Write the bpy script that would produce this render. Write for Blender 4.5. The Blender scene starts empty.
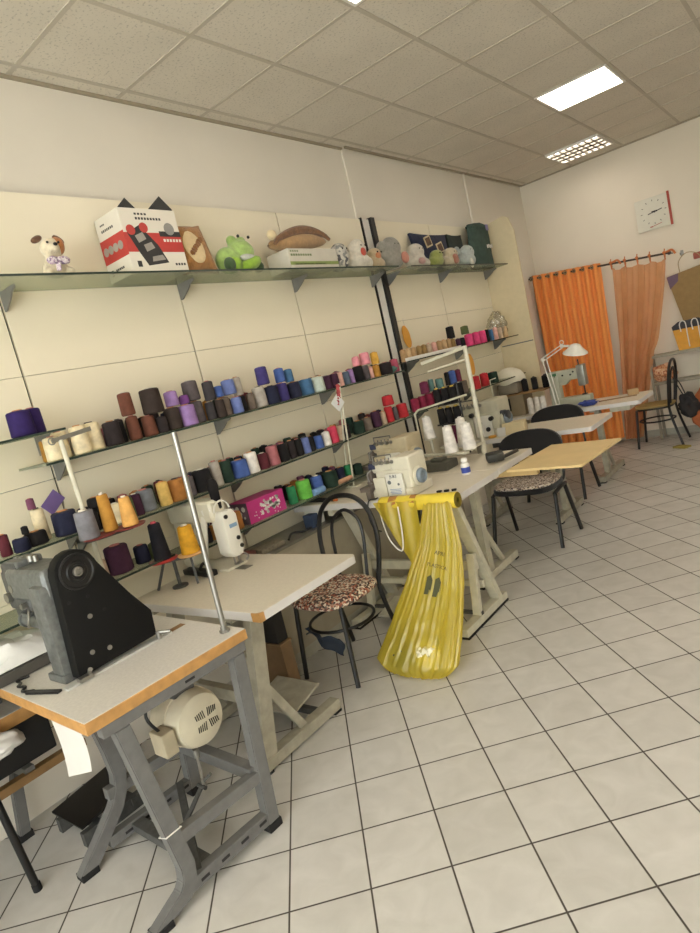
# Sewing workshop: wall of thread shelves, machine tables, tiled floor
import bpy, bmesh, math, random
from mathutils import Vector, Matrix, noise as mnoise
PI = math.pi
R = math.radians
SC = bpy.context.scene
COL = SC.collection
random.seed(7)

# ------------------------------------------------------------------ materials
def lin(h):
    h = h.lstrip('#')
    o = []
    for i in (0, 2, 4):
        c = int(h[i:i+2], 16) / 255
        o.append(c / 12.92 if c <= .04045 else ((c + .055) / 1.055) ** 2.4)
    return (*o, 1)
MATS = {}
def mat(name, hexc, rough=.6, metal=0.0, vary=.12, scale=18, bump=0.0, bscale=60, emit=0, alpha=1, trans=0, sheen=0, spec=.5):
    if name in MATS: return MATS[name]
    m = bpy.data.materials.new(name); m.use_nodes = True
    nt = m.node_tree; b = nt.nodes['Principled BSDF']
    b.inputs['Roughness'].default_value = rough
    b.inputs['Metallic'].default_value = metal
    b.inputs['Specular IOR Level'].default_value = spec
    c = lin(hexc)
    tc = nt.nodes.new('ShaderNodeTexCoord')
    nz = nt.nodes.new('ShaderNodeTexNoise'); nz.inputs['Scale'].default_value = scale; nz.inputs['Detail'].default_value = 4
    nt.links.new(tc.outputs['Object'], nz.inputs['Vector'])
    rp = nt.nodes.new('ShaderNodeValToRGB')
    rp.color_ramp.elements[0].position = .3; rp.color_ramp.elements[1].position = .7
    rp.color_ramp.elements[0].color = tuple(x * (1 - vary) for x in c[:3]) + (1,)
    rp.color_ramp.elements[1].color = tuple(min(1, x * (1 + vary * .6)) for x in c[:3]) + (1,)
    nt.links.new(nz.outputs['Fac'], rp.inputs['Fac'])
    nt.links.new(rp.outputs['Color'], b.inputs['Base Color'])
    if bump:
        n2 = nt.nodes.new('ShaderNodeTexNoise'); n2.inputs['Scale'].default_value = bscale; n2.inputs['Detail'].default_value = 3
        nt.links.new(tc.outputs['Object'], n2.inputs['Vector'])
        bp = nt.nodes.new('ShaderNodeBump'); bp.inputs['Strength'].default_value = bump; bp.inputs['Distance'].default_value = .01
        nt.links.new(n2.outputs['Fac'], bp.inputs['Height']); nt.links.new(bp.outputs['Normal'], b.inputs['Normal'])
    if emit:
        b.inputs['Emission Color'].default_value = c; b.inputs['Emission Strength'].default_value = emit
    if alpha < 1: b.inputs['Alpha'].default_value = alpha
    if trans: b.inputs['Transmission Weight'].default_value = trans
    if sheen: b.inputs['Sheen Weight'].default_value = sheen
    MATS[name] = m
    return m

def thread_mat(key, hexc):
    """wound thread: fine horizontal ridges"""
    n = 'thread_' + key
    if n in MATS: return MATS[n]
    m = mat(n, hexc, rough=.8, vary=.22, scale=30, spec=.2)
    nt = m.node_tree; b = nt.nodes['Principled BSDF']
    tc = [x for x in nt.nodes if x.type == 'TEX_COORD'][0]
    w = nt.nodes.new('ShaderNodeTexWave'); w.bands_direction = 'Z'; w.inputs['Scale'].default_value = 70
    w.inputs['Distortion'].default_value = 1.5; w.inputs['Detail'].default_value = 1
    nt.links.new(tc.outputs['Object'], w.inputs['Vector'])
    bp = nt.nodes.new('ShaderNodeBump'); bp.inputs['Strength'].default_value = .35; bp.inputs['Distance'].default_value = .004
    nt.links.new(w.outputs['Fac'], bp.inputs['Height']); nt.links.new(bp.outputs['Normal'], b.inputs['Normal'])
    return m

def mat_floor():
    m = bpy.data.materials.new('ceramic_floor_tile'); m.use_nodes = True
    nt = m.node_tree; b = nt.nodes['Principled BSDF']; L = nt.links.new
    tc = nt.nodes.new('ShaderNodeTexCoord')
    mp = nt.nodes.new('ShaderNodeMapping'); mp.vector_type = 'TEXTURE'
    mp.inputs['Location'].default_value = (-1.535, 1.038, 0)
    mp.inputs['Rotation'].default_value = (0, 0, .7447)
    mp.inputs['Scale'].default_value = (.27, .27, 1)
    L(tc.outputs['Object'], mp.inputs['Vector'])
    sx = nt.nodes.new('ShaderNodeSeparateXYZ'); L(mp.outputs['Vector'], sx.inputs[0])
    def mth(op, a, bb=None):
        n = nt.nodes.new('ShaderNodeMath'); n.operation = op
        if hasattr(a, 'links'): L(a, n.inputs[0])
        else: n.inputs[0].default_value = a
        if bb is not None:
            if hasattr(bb, 'links'): L(bb, n.inputs[1])
            else: n.inputs[1].default_value = bb
        return n.outputs[0]
    ds = []
    for k in (0, 1):
        fr = mth('FRACT', mth('ADD', sx.outputs[k], .5))
        ds.append(mth('ABSOLUTE', mth('SUBTRACT', fr, .5)))
    d = mth('MINIMUM', ds[0], ds[1])
    rp = nt.nodes.new('ShaderNodeMapRange'); rp.interpolation_type = 'SMOOTHSTEP'
    rp.inputs['From Min'].default_value = .008; rp.inputs['From Max'].default_value = .015
    L(d, rp.inputs['Value'])
    # per tile tone
    cm = nt.nodes.new('ShaderNodeCombineXYZ')
    L(mth('FLOOR', sx.outputs[0]), cm.inputs[0]); L(mth('FLOOR', sx.outputs[1]), cm.inputs[1])
    wn = nt.nodes.new('ShaderNodeTexWhiteNoise'); wn.noise_dimensions = '2D'; L(cm.outputs[0], wn.inputs['Vector'])
    nz = nt.nodes.new('ShaderNodeTexNoise'); nz.inputs['Scale'].default_value = 9; nz.inputs['Detail'].default_value = 8; nz.inputs['Distortion'].default_value = .8
    L(tc.outputs['Object'], nz.inputs['Vector'])
    ad = mth('ADD', mth('MULTIPLY', wn.outputs['Value'], .25), mth('MULTIPLY', nz.outputs['Fac'], .9))
    cr = nt.nodes.new('ShaderNodeValToRGB')
    cr.color_ramp.elements[0].position = .25; cr.color_ramp.elements[1].position = .85
    cr.color_ramp.elements[0].color = lin('bab7b0'); cr.color_ramp.elements[1].color = lin('cecbc5')
    L(ad, cr.inputs['Fac'])
    mx = nt.nodes.new('ShaderNodeMix'); mx.data_type = 'RGBA'
    mx.inputs['A'].default_value = lin('4a443c'); L(cr.outputs['Color'], mx.inputs['B']); L(rp.outputs['Result'], mx.inputs['Factor'])
    L(mx.outputs['Result'], b.inputs['Base Color'])
    mr = nt.nodes.new('ShaderNodeMapRange'); mr.inputs['To Min'].default_value = .85; mr.inputs['To Max'].default_value = .42
    L(rp.outputs['Result'], mr.inputs['Value']); L(mr.outputs['Result'], b.inputs['Roughness'])
    bp = nt.nodes.new('ShaderNodeBump'); bp.inputs['Strength'].default_value = .4; bp.inputs['Distance'].default_value = .004
    L(rp.outputs['Result'], bp.inputs['Height']); L(bp.outputs['Normal'], b.inputs['Normal'])
    return m

def mat_ceiling():
    m = mat('mineral_fibre_tile', 'd6cebf', rough=.95, vary=.05, scale=3)
    nt = m.node_tree; b = nt.nodes['Principled BSDF']; L = nt.links.new
    tc = [x for x in nt.nodes if x.type == 'TEX_COORD'][0]
    nz = nt.nodes.new('ShaderNodeTexNoise'); nz.inputs['Scale'].default_value = 75; nz.inputs['Detail'].default_value = 2
    L(tc.outputs['Object'], nz.inputs['Vector'])
    r = nt.nodes.new('ShaderNodeValToRGB'); r.color_ramp.elements[0].position = .33; r.color_ramp.elements[1].position = .42
    r.color_ramp.elements[0].color = (.72, .72, .72, 1); r.color_ramp.elements[1].color = (1, 1, 1, 1)
    L(nz.outputs['Fac'], r.inputs['Fac'])
    old = [l for l in nt.links if l.to_socket == b.inputs['Base Color']][0].from_socket
    mx = nt.nodes.new('ShaderNodeMix'); mx.data_type = 'RGBA'; mx.blend_type = 'MULTIPLY'; mx.inputs['Factor'].default_value = 1
    L(old, mx.inputs['A']); L(r.outputs['Color'], mx.inputs['B']); L(mx.outputs['Result'], b.inputs['Base Color'])
    return m

def mat_pattern(name, cols, scale=40, rough=.9, feature='F1'):
    """scattered print fabric (small flowers): voronoi cells picking from a ramp"""
    if name in MATS: return MATS[name]
    m = bpy.data.materials.new(name); m.use_nodes = True
    nt = m.node_tree; b = nt.nodes['Principled BSDF']; L = nt.links.new
    b.inputs['Roughness'].default_value = rough
    tc = nt.nodes.new('ShaderNodeTexCoord'); v = nt.nodes.new('ShaderNodeTexVoronoi'); v.inputs['Scale'].default_value = scale
    L(tc.outputs['Object'], v.inputs['Vector'])
    sp = nt.nodes.new('ShaderNodeSeparateColor'); L(v.outputs['Color'], sp.inputs[0])
    r = nt.nodes.new('ShaderNodeValToRGB'); r.color_ramp.interpolation = 'CONSTANT'
    e = r.color_ramp.elements
    for i, c in enumerate(cols):
        if i < 2: e[i].position = i / len(cols); e[i].color = lin(c)
        else:
            q = e.new(i / len(cols)); q.color = lin(c)
    L(sp.outputs[0], r.inputs['Fac']); L(r.outputs['Color'], b.inputs['Base Color'])
    MATS[name] = m
    return m

def mat_clear(name, tint, gloss=.08, rough=.03, dens=0.0, dif=None, difw=0.0):
    """thin clear sheet: transparent + a little reflection (+ some diffuse body)"""
    if name in MATS: return MATS[name]
    m = bpy.data.materials.new(name); m.use_nodes = True
    nt = m.node_tree; L = nt.links.new
    for n in list(nt.nodes):
        if n.type != 'OUTPUT_MATERIAL': nt.nodes.remove(n)
    out = [n for n in nt.nodes][0]
    t = nt.nodes.new('ShaderNodeBsdfTransparent'); t.inputs[0].default_value = lin(tint)
    g = nt.nodes.new('ShaderNodeBsdfGlossy'); g.inputs['Roughness'].default_value = rough
    cur = t.outputs[0]
    if dif:
        d = nt.nodes.new('ShaderNodeBsdfDiffuse'); d.inputs[0].default_value = lin(dif)
        tr = nt.nodes.new('ShaderNodeBsdfTranslucent'); tr.inputs[0].default_value = lin(dif)
        mm = nt.nodes.new('ShaderNodeMixShader'); mm.inputs[0].default_value = .4; L(d.outputs[0], mm.inputs[1]); L(tr.outputs[0], mm.inputs[2])
        m2 = nt.nodes.new('ShaderNodeMixShader'); L(cur, m2.inputs[1]); L(mm.outputs[0], m2.inputs[2])
        nz = nt.nodes.new('ShaderNodeTexNoise'); nz.inputs['Scale'].default_value = 6
        tc = nt.nodes.new('ShaderNodeTexCoord'); L(tc.outputs['Object'], nz.inputs['Vector'])
        mr = nt.nodes.new('ShaderNodeMapRange'); mr.inputs['To Min'].default_value = max(0, difw - .12); mr.inputs['To Max'].default_value = min(1, difw + .12)
        L(nz.outputs['Fac'], mr.inputs['Value']); L(mr.outputs['Result'], m2.inputs[0])
        cur = m2.outputs[0]
    mx = nt.nodes.new('ShaderNodeMixShader'); mx.inputs[0].default_value = gloss
    L(cur, mx.inputs[1]); L(g.outputs[0], mx.inputs[2]); L(mx.outputs[0], out.inputs['Surface'])
    MATS[name] = m
    return m

# ------------------------------------------------------------------ mesh building
class MB:
    def __init__(s): s.bm = bmesh.new()
    def _add(s, tmp, M=None):
        if M is not None: bmesh.ops.transform(tmp, matrix=M, verts=tmp.verts)
        me = bpy.data.meshes.new('tmp'); tmp.to_mesh(me); tmp.free(); s.bm.from_mesh(me); bpy.data.meshes.remove(me)
        return s
    def box(s, c, size, rot=None, bev=0, seg=2):
        t = bmesh.new(); bmesh.ops.create_cube(t, size=1)
        bmesh.ops.scale(t, vec=size, verts=t.verts)
        if bev: bmesh.ops.bevel(t, geom=list(t.edges), offset=bev, segments=seg, profile=.6, affect='EDGES')
        M = Matrix.Translation(c)
        if rot is not None: M = M @ (rot if isinstance(rot, Matrix) else Matrix.Rotation(rot, 4, 'Z'))
        return s._add(t, M)
    def ext(s, x0, x1, y0, y1, z0, z1, bev=0, seg=2):
        return s.box(((x0+x1)/2, (y0+y1)/2, (z0+z1)/2), (abs(x1-x0), abs(y1-y0), abs(z1-z0)), bev=bev, seg=seg)
    def bar(s, p, q, w, h, up=(0, 0, 1), bev=0):
        p, q = Vector(p), Vector(q); d = (q - p); l = d.length; d.normalize()
        u = Vector(up); x = u.cross(d)
        if x.length < 1e-4: x = Vector((1, 0, 0)).cross(d)
        x.normalize(); u = d.cross(x)
        M = Matrix((x, u, d)).transposed().to_4x4(); M.translation = (p + q) / 2
        t = bmesh.new(); bmesh.ops.create_cube(t, size=1); bmesh.ops.scale(t, vec=(w, h, l), verts=t.verts)
        if bev: bmesh.ops.bevel(t, geom=list(t.edges), offset=bev, segments=2, profile=.6, affect='EDGES')
        return s._add(t, M)
    def tube(s, pts, r, seg=8, closed=False, sy=1.0):
        pts = [Vector(p) for p in pts]; n = len(pts)
        rr = r if isinstance(r, (list, tuple)) else [r] * n
        t = bmesh.new(); rings = []; px = None
        for i, p in enumerate(pts):
            a = pts[i-1] if (i > 0 or closed) else p; b = pts[(i+1) % n] if (i < n-1 or closed) else p
            d = (b - a)
            if d.length < 1e-9: d = Vector((0, 0, 1))
            d.normalize()
            if px is None:
                px = Vector((0, 0, 1)).cross(d)
                if px.length < 1e-3: px = Vector((1, 0, 0)).cross(d)
            px = px - d * px.dot(d); px.normalize(); py = d.cross(px)
            rings.append([t.verts.new(p + (px * math.cos(2*PI*k/seg) + py * math.sin(2*PI*k/seg) * sy) * rr[i]) for k in range(seg)])
        m = n if closed else n - 1
        for i in range(m):
            A, B = rings[i], rings[(i+1) % n]
            for k in range(seg): t.faces.new((A[k], A[(k+1) % seg], B[(k+1) % seg], B[k]))
        if not closed:
            t.faces.new(list(reversed(rings[0]))); t.faces.new(rings[-1])
        return s._add(t)
    def lathe(s, prof, seg=16, M=None):
        t = bmesh.new(); rings = []
        for r, z in prof:
            if r < 1e-6: rings.append([t.verts.new((0, 0, z))])
            else: rings.append([t.verts.new((r*math.cos(2*PI*k/seg), r*math.sin(2*PI*k/seg), z)) for k in range(seg)])
        for A, B in zip(rings, rings[1:]):
            for k in range(seg):
                k2 = (k+1) % seg
                if len(A) == 1 and len(B) == 1: break
                if len(A) == 1: t.faces.new((A[0], B[k2], B[k]))
                elif len(B) == 1: t.faces.new((A[k], A[k2], B[0]))
                else: t.faces.new((A[k], A[k2], B[k2], B[k]))
        if len(rings[0]) > 1: t.faces.new(list(reversed(rings[0])))
        if len(rings[-1]) > 1: t.faces.new(rings[-1])
        bmesh.ops.recalc_face_normals(t, faces=t.faces)
        return s._add(t, M)
    def cyl(s, p, q, r, seg=14, r2=None):
        p, q = Vector(p), Vector(q); l = (q-p).length
        M = Matrix.Translation(p) @ (q-p).to_track_quat('Z', 'Y').to_matrix().to_4x4()
        return s.lathe([(r, 0), (r if r2 is None else r2, l)], seg, M)
    def prism(s, poly, M, depth, bev=0):
        """polygon in local XY, extruded along local +Z by depth"""
        t = bmesh.new(); v = [t.verts.new((x, y, 0)) for x, y in poly]; f = t.faces.new(v)
        r = bmesh.ops.extrude_face_region(t, geom=[f])
        bmesh.ops.translate(t, vec=(0, 0, depth), verts=[g for g in r['geom'] if isinstance(g, bmesh.types.BMVert)])
        bmesh.ops.recalc_face_normals(t, faces=t.faces)
        if bev:
            bmesh.ops.bevel(t, geom=list(t.edges), offset=bev, segments=2, profile=.6, affect='EDGES')
        return s._add(t, M)
    def blob(s, c, rad, amp=0.0, freq=8, sub=3, rot=None, seed=0):
        t = bmesh.new(); bmesh.ops.create_icosphere(t, subdivisions=sub, radius=1)
        for v in t.verts:
            k = 1 + amp * mnoise.noise(v.co * freq * .3 + Vector((seed*3.1, seed*1.7, 0)))
            v.co = Vector((v.co.x*rad[0], v.co.y*rad[1], v.co.z*rad[2])) * k
        M = Matrix.Translation(c)
        if rot is not None: M = M @ rot
        return s._add(t, M)
    def grid(s, fn, nu, nv, thick=0.0, closed_u=False):
        t = bmesh.new(); V = [[t.verts.new(fn(i/(nu if closed_u else nu), j/nv)) for j in range(nv+1)] for i in range(nu + (0 if closed_u else 1))]
        n = len(V)
        for i in range(nu if closed_u else n-1):
            for j in range(nv):
                t.faces.new((V[i][j], V[(i+1) % n][j], V[(i+1) % n][j+1], V[i][j+1]))
        bmesh.ops.recalc_face_normals(t, faces=t.faces)
        if thick: bmesh.ops.solidify(t, geom=t.faces, thickness=thick)
        return s._add(t)
    def build(s, name, m, parent=None, local=False, smooth=35, origin=None, mods=None):
        me = bpy.data.meshes.new(name); bmesh.ops.remove_doubles(s.bm, verts=s.bm.verts, dist=1e-6)
        o = bpy.data.objects.new(name, me); COL.objects.link(o)
        if parent is not None:
            o.parent = parent
            if not local:
                w = Vector((0, 0, 0)); q = parent
                while q is not None: w += q.location; q = q.parent
                bmesh.ops.translate(s.bm, vec=-w, verts=s.bm.verts)
        elif not local:
            if origin is None:
                xs = [v.co for v in s.bm.verts]
                origin = Vector(((min(v.x for v in xs)+max(v.x for v in xs))/2, (min(v.y for v in xs)+max(v.y for v in xs))/2, min(v.z for v in xs)))
            origin = Vector(origin)
            bmesh.ops.translate(s.bm, vec=-origin, verts=s.bm.verts); o.location = origin
        s.bm.to_mesh(me); s.bm.free(); me.materials.append(m)
        if smooth:
            for p in me.polygons: p.use_smooth = True
            try: me.set_sharp_from_angle(angle=R(smooth))
            except Exception: pass
        return o

def tag(o, label, cat, group=None, kind=None):
    o['label'] = label; o['category'] = cat
    if group: o['group'] = group
    if kind: o['kind'] = kind
    return o
def thing(name, label, cat, loc=(0, 0, 0), rz=0, group=None):
    o = bpy.data.objects.new(name, None); COL.objects.link(o); o.empty_display_size = .1
    o.location = loc; o.rotation_euler = (0, 0, rz)
    return tag(o, label, cat, group)
def copy_tree(o, parent=None):
    c = o.copy(); COL.objects.link(c)
    if parent is not None: c.parent = parent
    for ch in list(o.children): copy_tree(ch, c)
    return c
def struct(mb, name, m, parent=None, **k):
    o = mb.build(name, m, parent, **k)
    if parent is None: o['kind'] = 'structure'
    return o
def remesh(o, vox, smooth_it=2):
    md = o.modifiers.new('remesh', 'REMESH'); md.mode = 'VOXEL'; md.voxel_size = vox; md.use_smooth_shade = True
    if smooth_it:
        sm = o.modifiers.new('smooth', 'SMOOTH'); sm.factor = .6; sm.iterations = smooth_it
    return o
def text_mesh(body, size, M, m, name, parent, depth=.0006, align='CENTER'):
    cu = bpy.data.curves.new(name, 'FONT'); cu.body = body; cu.size = size; cu.align_x = align; cu.align_y = 'CENTER'; cu.extrude = depth
    cu.resolution_u = 2
    tmp = bpy.data.objects.new('tmp_text', cu); COL.objects.link(tmp)
    dg = bpy.context.evaluated_depsgraph_get(); me = bpy.data.meshes.new_from_object(tmp.evaluated_get(dg))
    bpy.data.objects.remove(tmp)
    mb = MB(); t = bmesh.new(); t.from_mesh(me); bpy.data.meshes.remove(me); mb._add(t, M)
    return mb.build(name, m, parent, smooth=0)
def frame(o, xa, ya):
    """matrix with local x,y axes along xa,ya at origin o"""
    xa = Vector(xa).normalized(); ya = Vector(ya).normalized(); za = xa.cross(ya).normalized(); ya = za.cross(xa)
    M = Matrix((xa, ya, za)).transposed().to_4x4(); M.translation = Vector(o); return M
def arc(c, r, a0, a1, n, plane='XZ', rz=None):
    out = []
    for i in range(n+1):
        a = a0 + (a1-a0)*i/n; u = r*math.cos(a); v = (rz or r)*math.sin(a)
        out.append(Vector((c[0]+u, c[1], c[2]+v)) if plane == 'XZ' else Vector((c[0], c[1]+u, c[2]+v)) if plane == 'YZ' else Vector((c[0]+u, c[1]+v, c[2])))
    return out
def smooth_path(pts, n=6):
    pts = [Vector(p) for p in pts]; out = []
    for i in range(len(pts)-1):
        p0 = pts[max(i-1, 0)]; p1 = pts[i]; p2 = pts[i+1]; p3 = pts[min(i+2, len(pts)-1)]
        for k in range(n):
            t = k/n
            out.append(.5*((2*p1)+(-p0+p2)*t+(2*p0-5*p1+4*p2-p3)*t*t+(-p0+3*p1-3*p2+p3)*t**3))
    out.append(pts[-1]); return out

# palette
WHITE_PAINT = mat('white_plaster', 'e0d8ca', rough=.9, vary=.03, scale=2)
PANEL = mat('cream_panel', 'e8dec6', rough=.38, vary=.03, scale=1.5)
PANEL_GAP = mat('dark_backing', '2a2722', rough=.8)
BLACK_METAL = mat('black_painted_metal', '121111', rough=.4, vary=.2)
BLACK_PLASTIC = mat('black_plastic', '171617', rough=.5, vary=.15)
GREY_METAL = mat('grey_painted_steel', '6a6967', rough=.5, vary=.12, scale=30, bump=.05)
BEIGE_METAL = mat('beige_painted_steel', 'a8a290', rough=.5, vary=.18, scale=20, bump=.06)
CREAM_METAL = mat('cream_painted_steel', 'c9c4b0', rough=.5, vary=.12, scale=20)
CHROME = mat('polished_steel', '9c9a94', rough=.34, metal=.85, vary=.05)
BRIGHT = mat('bright_plate', 'c6c6c2', rough=.35, metal=.3, vary=.08)
STEEL = mat('brushed_steel', '9a9892', rough=.38, metal=.9, vary=.1)
RUBBER = mat('black_rubber', '171616', rough=.85)
LAMINATE = mat('grey_speckled_laminate', 'cfcac2', rough=.45, vary=.08, scale=90)
LAMINATE2 = mat('pale_laminate', 'd6cdbb', rough=.42, vary=.05, scale=60)
EDGE_WOOD = mat('orange_wood_edge', 'b98a50', rough=.5, vary=.2, scale=25)
EDGE_WHITE = mat('white_edge_band', 'd4d0cc', rough=.4, vary=.03)
WOOD = mat('pale_plywood', 'd9be88', rough=.55, vary=.07, scale=6)
PINE = mat('brown_wood', '8a6a42', rough=.6, vary=.2)
OFFWHITE = mat('offwhite_enamel', 'd6d0bc', rough=.35, vary=.05)
WHITE_EN = mat('white_enamel', 'e0ddd2', rough=.3, vary=.04)
WHITE_PLASTIC = mat('white_plastic', 'e2dfd8', rough=.45, vary=.03)
DARK_GREY = mat('dark_grey_casting', '4c4c4a', rough=.5, vary=.25, scale=40, bump=.1)
MID_GREY = mat('grey_hammered_casting', '6c6e6c', rough=.42, metal=.35, vary=.3, scale=45, bump=.12)
GLASS = mat_clear('green_glass', 'eef2ea', gloss=.08, dif='ccd0c0', difw=.30)
GLASS_EDGE = mat('dark_glass_edge', '2e3a32', rough=.25)
PAPER = mat('white_paper', 'd4d0ca', rough=.9, vary=.02)
CARTON = mat('brown_cardboard', '7a6044', rough=.9, vary=.12)

WORLD, EXPO = 7.0, 0.47

# ------------------------------------------------------------------ the room
XW, YF, XR, YN, H = -3.03, 8.17, 3.3, -2.7, 3.382
struct(MB().ext(XW-.2, XR+.2, YN-.2, YF+.2, -.12, 0), 'floor', mat_floor(), origin=(0, 0, 0), smooth=0)
struct(MB().ext(XW-.2, XR+.2, YN-.2, YF+.2, H, H+.1), 'ceiling', mat_ceiling(), origin=(0, 0, H), smooth=0)
wl = MB().ext(XW-.2, XW, YN-.2, YF+.2, 0, H)
wl.ext(XW-.05, XW+.014, 4.47, YF, 0, H)
struct(wl, 'wall_left', WHITE_PAINT, smooth=0)
struct(MB().ext(XW, XR+.2, YF, YF+.2, 0, H), 'wall_far', mat('warm_plaster', 'e2d8c6', rough=.9, vary=.03, scale=2), smooth=0)
struct(MB().ext(XR, XR+.2, YN-.2, YF, 0, H), 'wall_right', WHITE_PAINT, smooth=0)
wn = MB()
WX0, WX1, WZ0, WZ1 = -2.2, 3.0, .15, 3.0
wn.ext(XW, WX0, YN-.2, YN, 0, H); wn.ext(WX1, XR, YN-.2, YN, 0, H)
wn.ext(WX0, WX1, YN-.2, YN, WZ1, H); wn.ext(WX0, WX1, YN-.2, YN, 0, WZ0)
struct(wn, 'wall_near', WHITE_PAINT, smooth=0)
# shop window behind the camera: frame and panes
win = bpy.data.objects.new('window_1', None); COL.objects.link(win); win.location = (.4, YN-.1, WZ0); win['kind'] = 'structure'
fr = MB()
for x in (WX0+.03, -.46, 1.28, WX1-.03): fr.ext(x-.03, x+.03, YN-.13, YN-.07, WZ0, WZ1)
for z in (WZ0+.03, 2.3, WZ1-.03): fr.ext(WX0, WX1, YN-.13, YN-.07, z-.03, z+.03)
fr.build('window_frame', GREY_METAL, win, smooth=0)
MB().ext(WX0, WX1, YN-.104, YN-.098, WZ0, WZ1).build('pane', mat_clear('window_glass', 'f4f6f4', gloss=.05), win, smooth=0)
# baseboards in floor tile
SKIRT = mat('tile_skirting', 'a9a698', rough=.5, vary=.08)
struct(MB().ext(XW, XR, YF-.012, YF, 0, .08), 'baseboard_far', SKIRT, smooth=0)
struct(MB().ext(XR-.012, XR, YN, YF-.012, 0, .08), 'baseboard_right', SKIRT, smooth=0)
# ceiling T-bars
tb = MB()
gx = [-2.923 + .579*k for k in range(0, 11)]
gy = [2.402 + .6*k for k in range(-8, 10)]
for x in gx:
    if XW < x < XR: tb.ext(x-.012, x+.012, YN, YF, H-.004, H+.003)
for y in gy:
    if YN < y < YF: tb.ext(XW+.036 if y > 4.47 else XW, XR, y-.012, y+.012, H-.0035, H+.003)
struct(tb, 'ceiling_grid', mat('grid_bar', 'bdb4a4', rough=.7, vary=.03), smooth=0)
tr = MB().ext(XW, XW+.018, YN, 4.47, H-.016, H-.0005); tr.ext(XW+.035, XW+.053, 4.47, YF, H-.016, H-.0005); tr.ext(XW+.053, XR, YF-.018, YF, H-.016, H-.0005)
struct(tr, 'trim_1', mat('wall_angle', 'a0957f', rough=.7, vary=.03), smooth=0)
struct(MB().tube([(XW+.035+.012, 6.55, 2.8), (XW+.035+.012, 6.55, H-.02)], .012), 'trim_2', WHITE_PAINT)

# ceiling lights: flat lit panels and one louvred fitting
LAMP = mat('lit_diffuser', 'fff3e4', emit=9, vary=0)
def ceiling_light(i, j, label, group=None):
    x0, y0 = gx[i], gy[j]
    t = thing('ceiling_light', label, 'ceiling light', (x0+.29, y0+.3, H-.012), group=group)
    f = MB()
    f.ext(x0+.012, x0+.567, y0+.012, y0+.03, H-.012, H); f.ext(x0+.012, x0+.567, y0+.57, y0+.588, H-.012, H)
    f.ext(x0+.012, x0+.03, y0+.03, y0+.57, H-.012, H); f.ext(x0+.549, x0+.567, y0+.03, y0+.57, H-.012, H)
    f.build('frame', WHITE_PLASTIC, t, smooth=0)
    MB().ext(x0+.03, x0+.549, y0+.03, y0+.57, H-.008, H-.003).build('diffuser', LAMP, t, smooth=0)
    return t
OFF = 8   # gy index of the line at y = 2.402
ceiling_light(2, OFF+5, 'square lit white ceiling panel, the whole one near the far wall')
ceiling_light(2, OFF+0, 'lit white ceiling panel cut off by the top edge of the photo')
for i, j in ((2, OFF-5), (6, OFF+5), (6, OFF+0), (6, OFF-5)):
    ceiling_light(i, j, 'lit square ceiling panel out of view of the photo', 'ceiling panels outside the photo')
x0, y0 = gx[1], gy[OFF+8]
t = thing('louvred_ceiling_light', 'ceiling light with a bright metal louvre grid, nearest the far wall', 'ceiling light', (x0+.29, y0+.3, H-.03))
f = MB()
for a in ((x0+.012, x0+.567, y0+.012, y0+.026), (x0+.012, x0+.567, y0+.574, y0+.588), (x0+.012, x0+.026, y0+.026, y0+.574), (x0+.553, x0+.567, y0+.026, y0+.574)):
    f.ext(*a, H-.028, H)
f.build('frame', WHITE_PLASTIC, t, smooth=0)
lv = MB()
for k in range(1, 8): lv.ext(x0+.026+.066*k-.009, x0+.026+.066*k+.009, y0+.026, y0+.574, H-.027, H-.012)
for k in range(1, 4): lv.ext(x0+.026, x0+.553, y0+.026+.137*k-.035, y0+.026+.137*k+.035, H-.027, H-.012)
lv.build('louvre', mat('mirror_louvre', '8a8478', rough=.5, metal=.2, vary=.05), t, smooth=0)
for k in range(4):
    MB().ext(x0+.04, x0+.54, y0+.05+.137*k, y0+.13+.137*k, H-.006, H-.002).build('tube_lamp', mat('lit_tube', 'fff4e8', emit=10, vary=0), t, smooth=0)

# ------------------------------------------------------------------ shelving on the left wall
XP = -2.975            # face of the cream panels
XS = -2.70             # front edge of the glass
su = thing('wall_shelving', 'cream panelled shelf wall with grey brackets along the left side', 'shelving', (-3.0, 3.1, .0))
back = MB().ext(-3.03, -2.994, -.6, 4.44, .35, 2.80)
back.ext(-2.995, -2.985, 4.61, 6.62, .35, 2.80)
back.build('backing', PANEL_GAP, su, smooth=0)
zj = [.36, .97, 1.45, 1.945, 2.80]
yj = [-.6, .41, 1.42, 2.44, 3.44, 4.44]
yj2 = [4.61, 5.55, 6.62]
for ys in (yj, yj2):
    for a, b in zip(ys, ys[1:]):
        for c, d in zip(zj, zj[1:]):
            MB().ext(-2.992, XP, a+.0055, b-.0055, c+.0012, d-.0012, bev=.0008, seg=1).build('back_panel', PANEL, su, smooth=0)
up = MB().ext(-2.99, XP+.008, 4.445, 4.458, .36, 2.81); up.build('upright', BLACK_METAL, su, smooth=0)
MB().ext(-2.99, XP+.004, 4.458, 4.553, .36, 2.80).build('cover_strip', mat('pale_strip', 'e2ded6', rough=.4, vary=.03), su, smooth=0)
MB().ext(-2.99, XP+.03, 4.553, 4.607, .36, 2.81).build('upright', BLACK_METAL, su, smooth=0)
BRK = mat('grey_bracket', '716f69', rough=.5)
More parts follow.
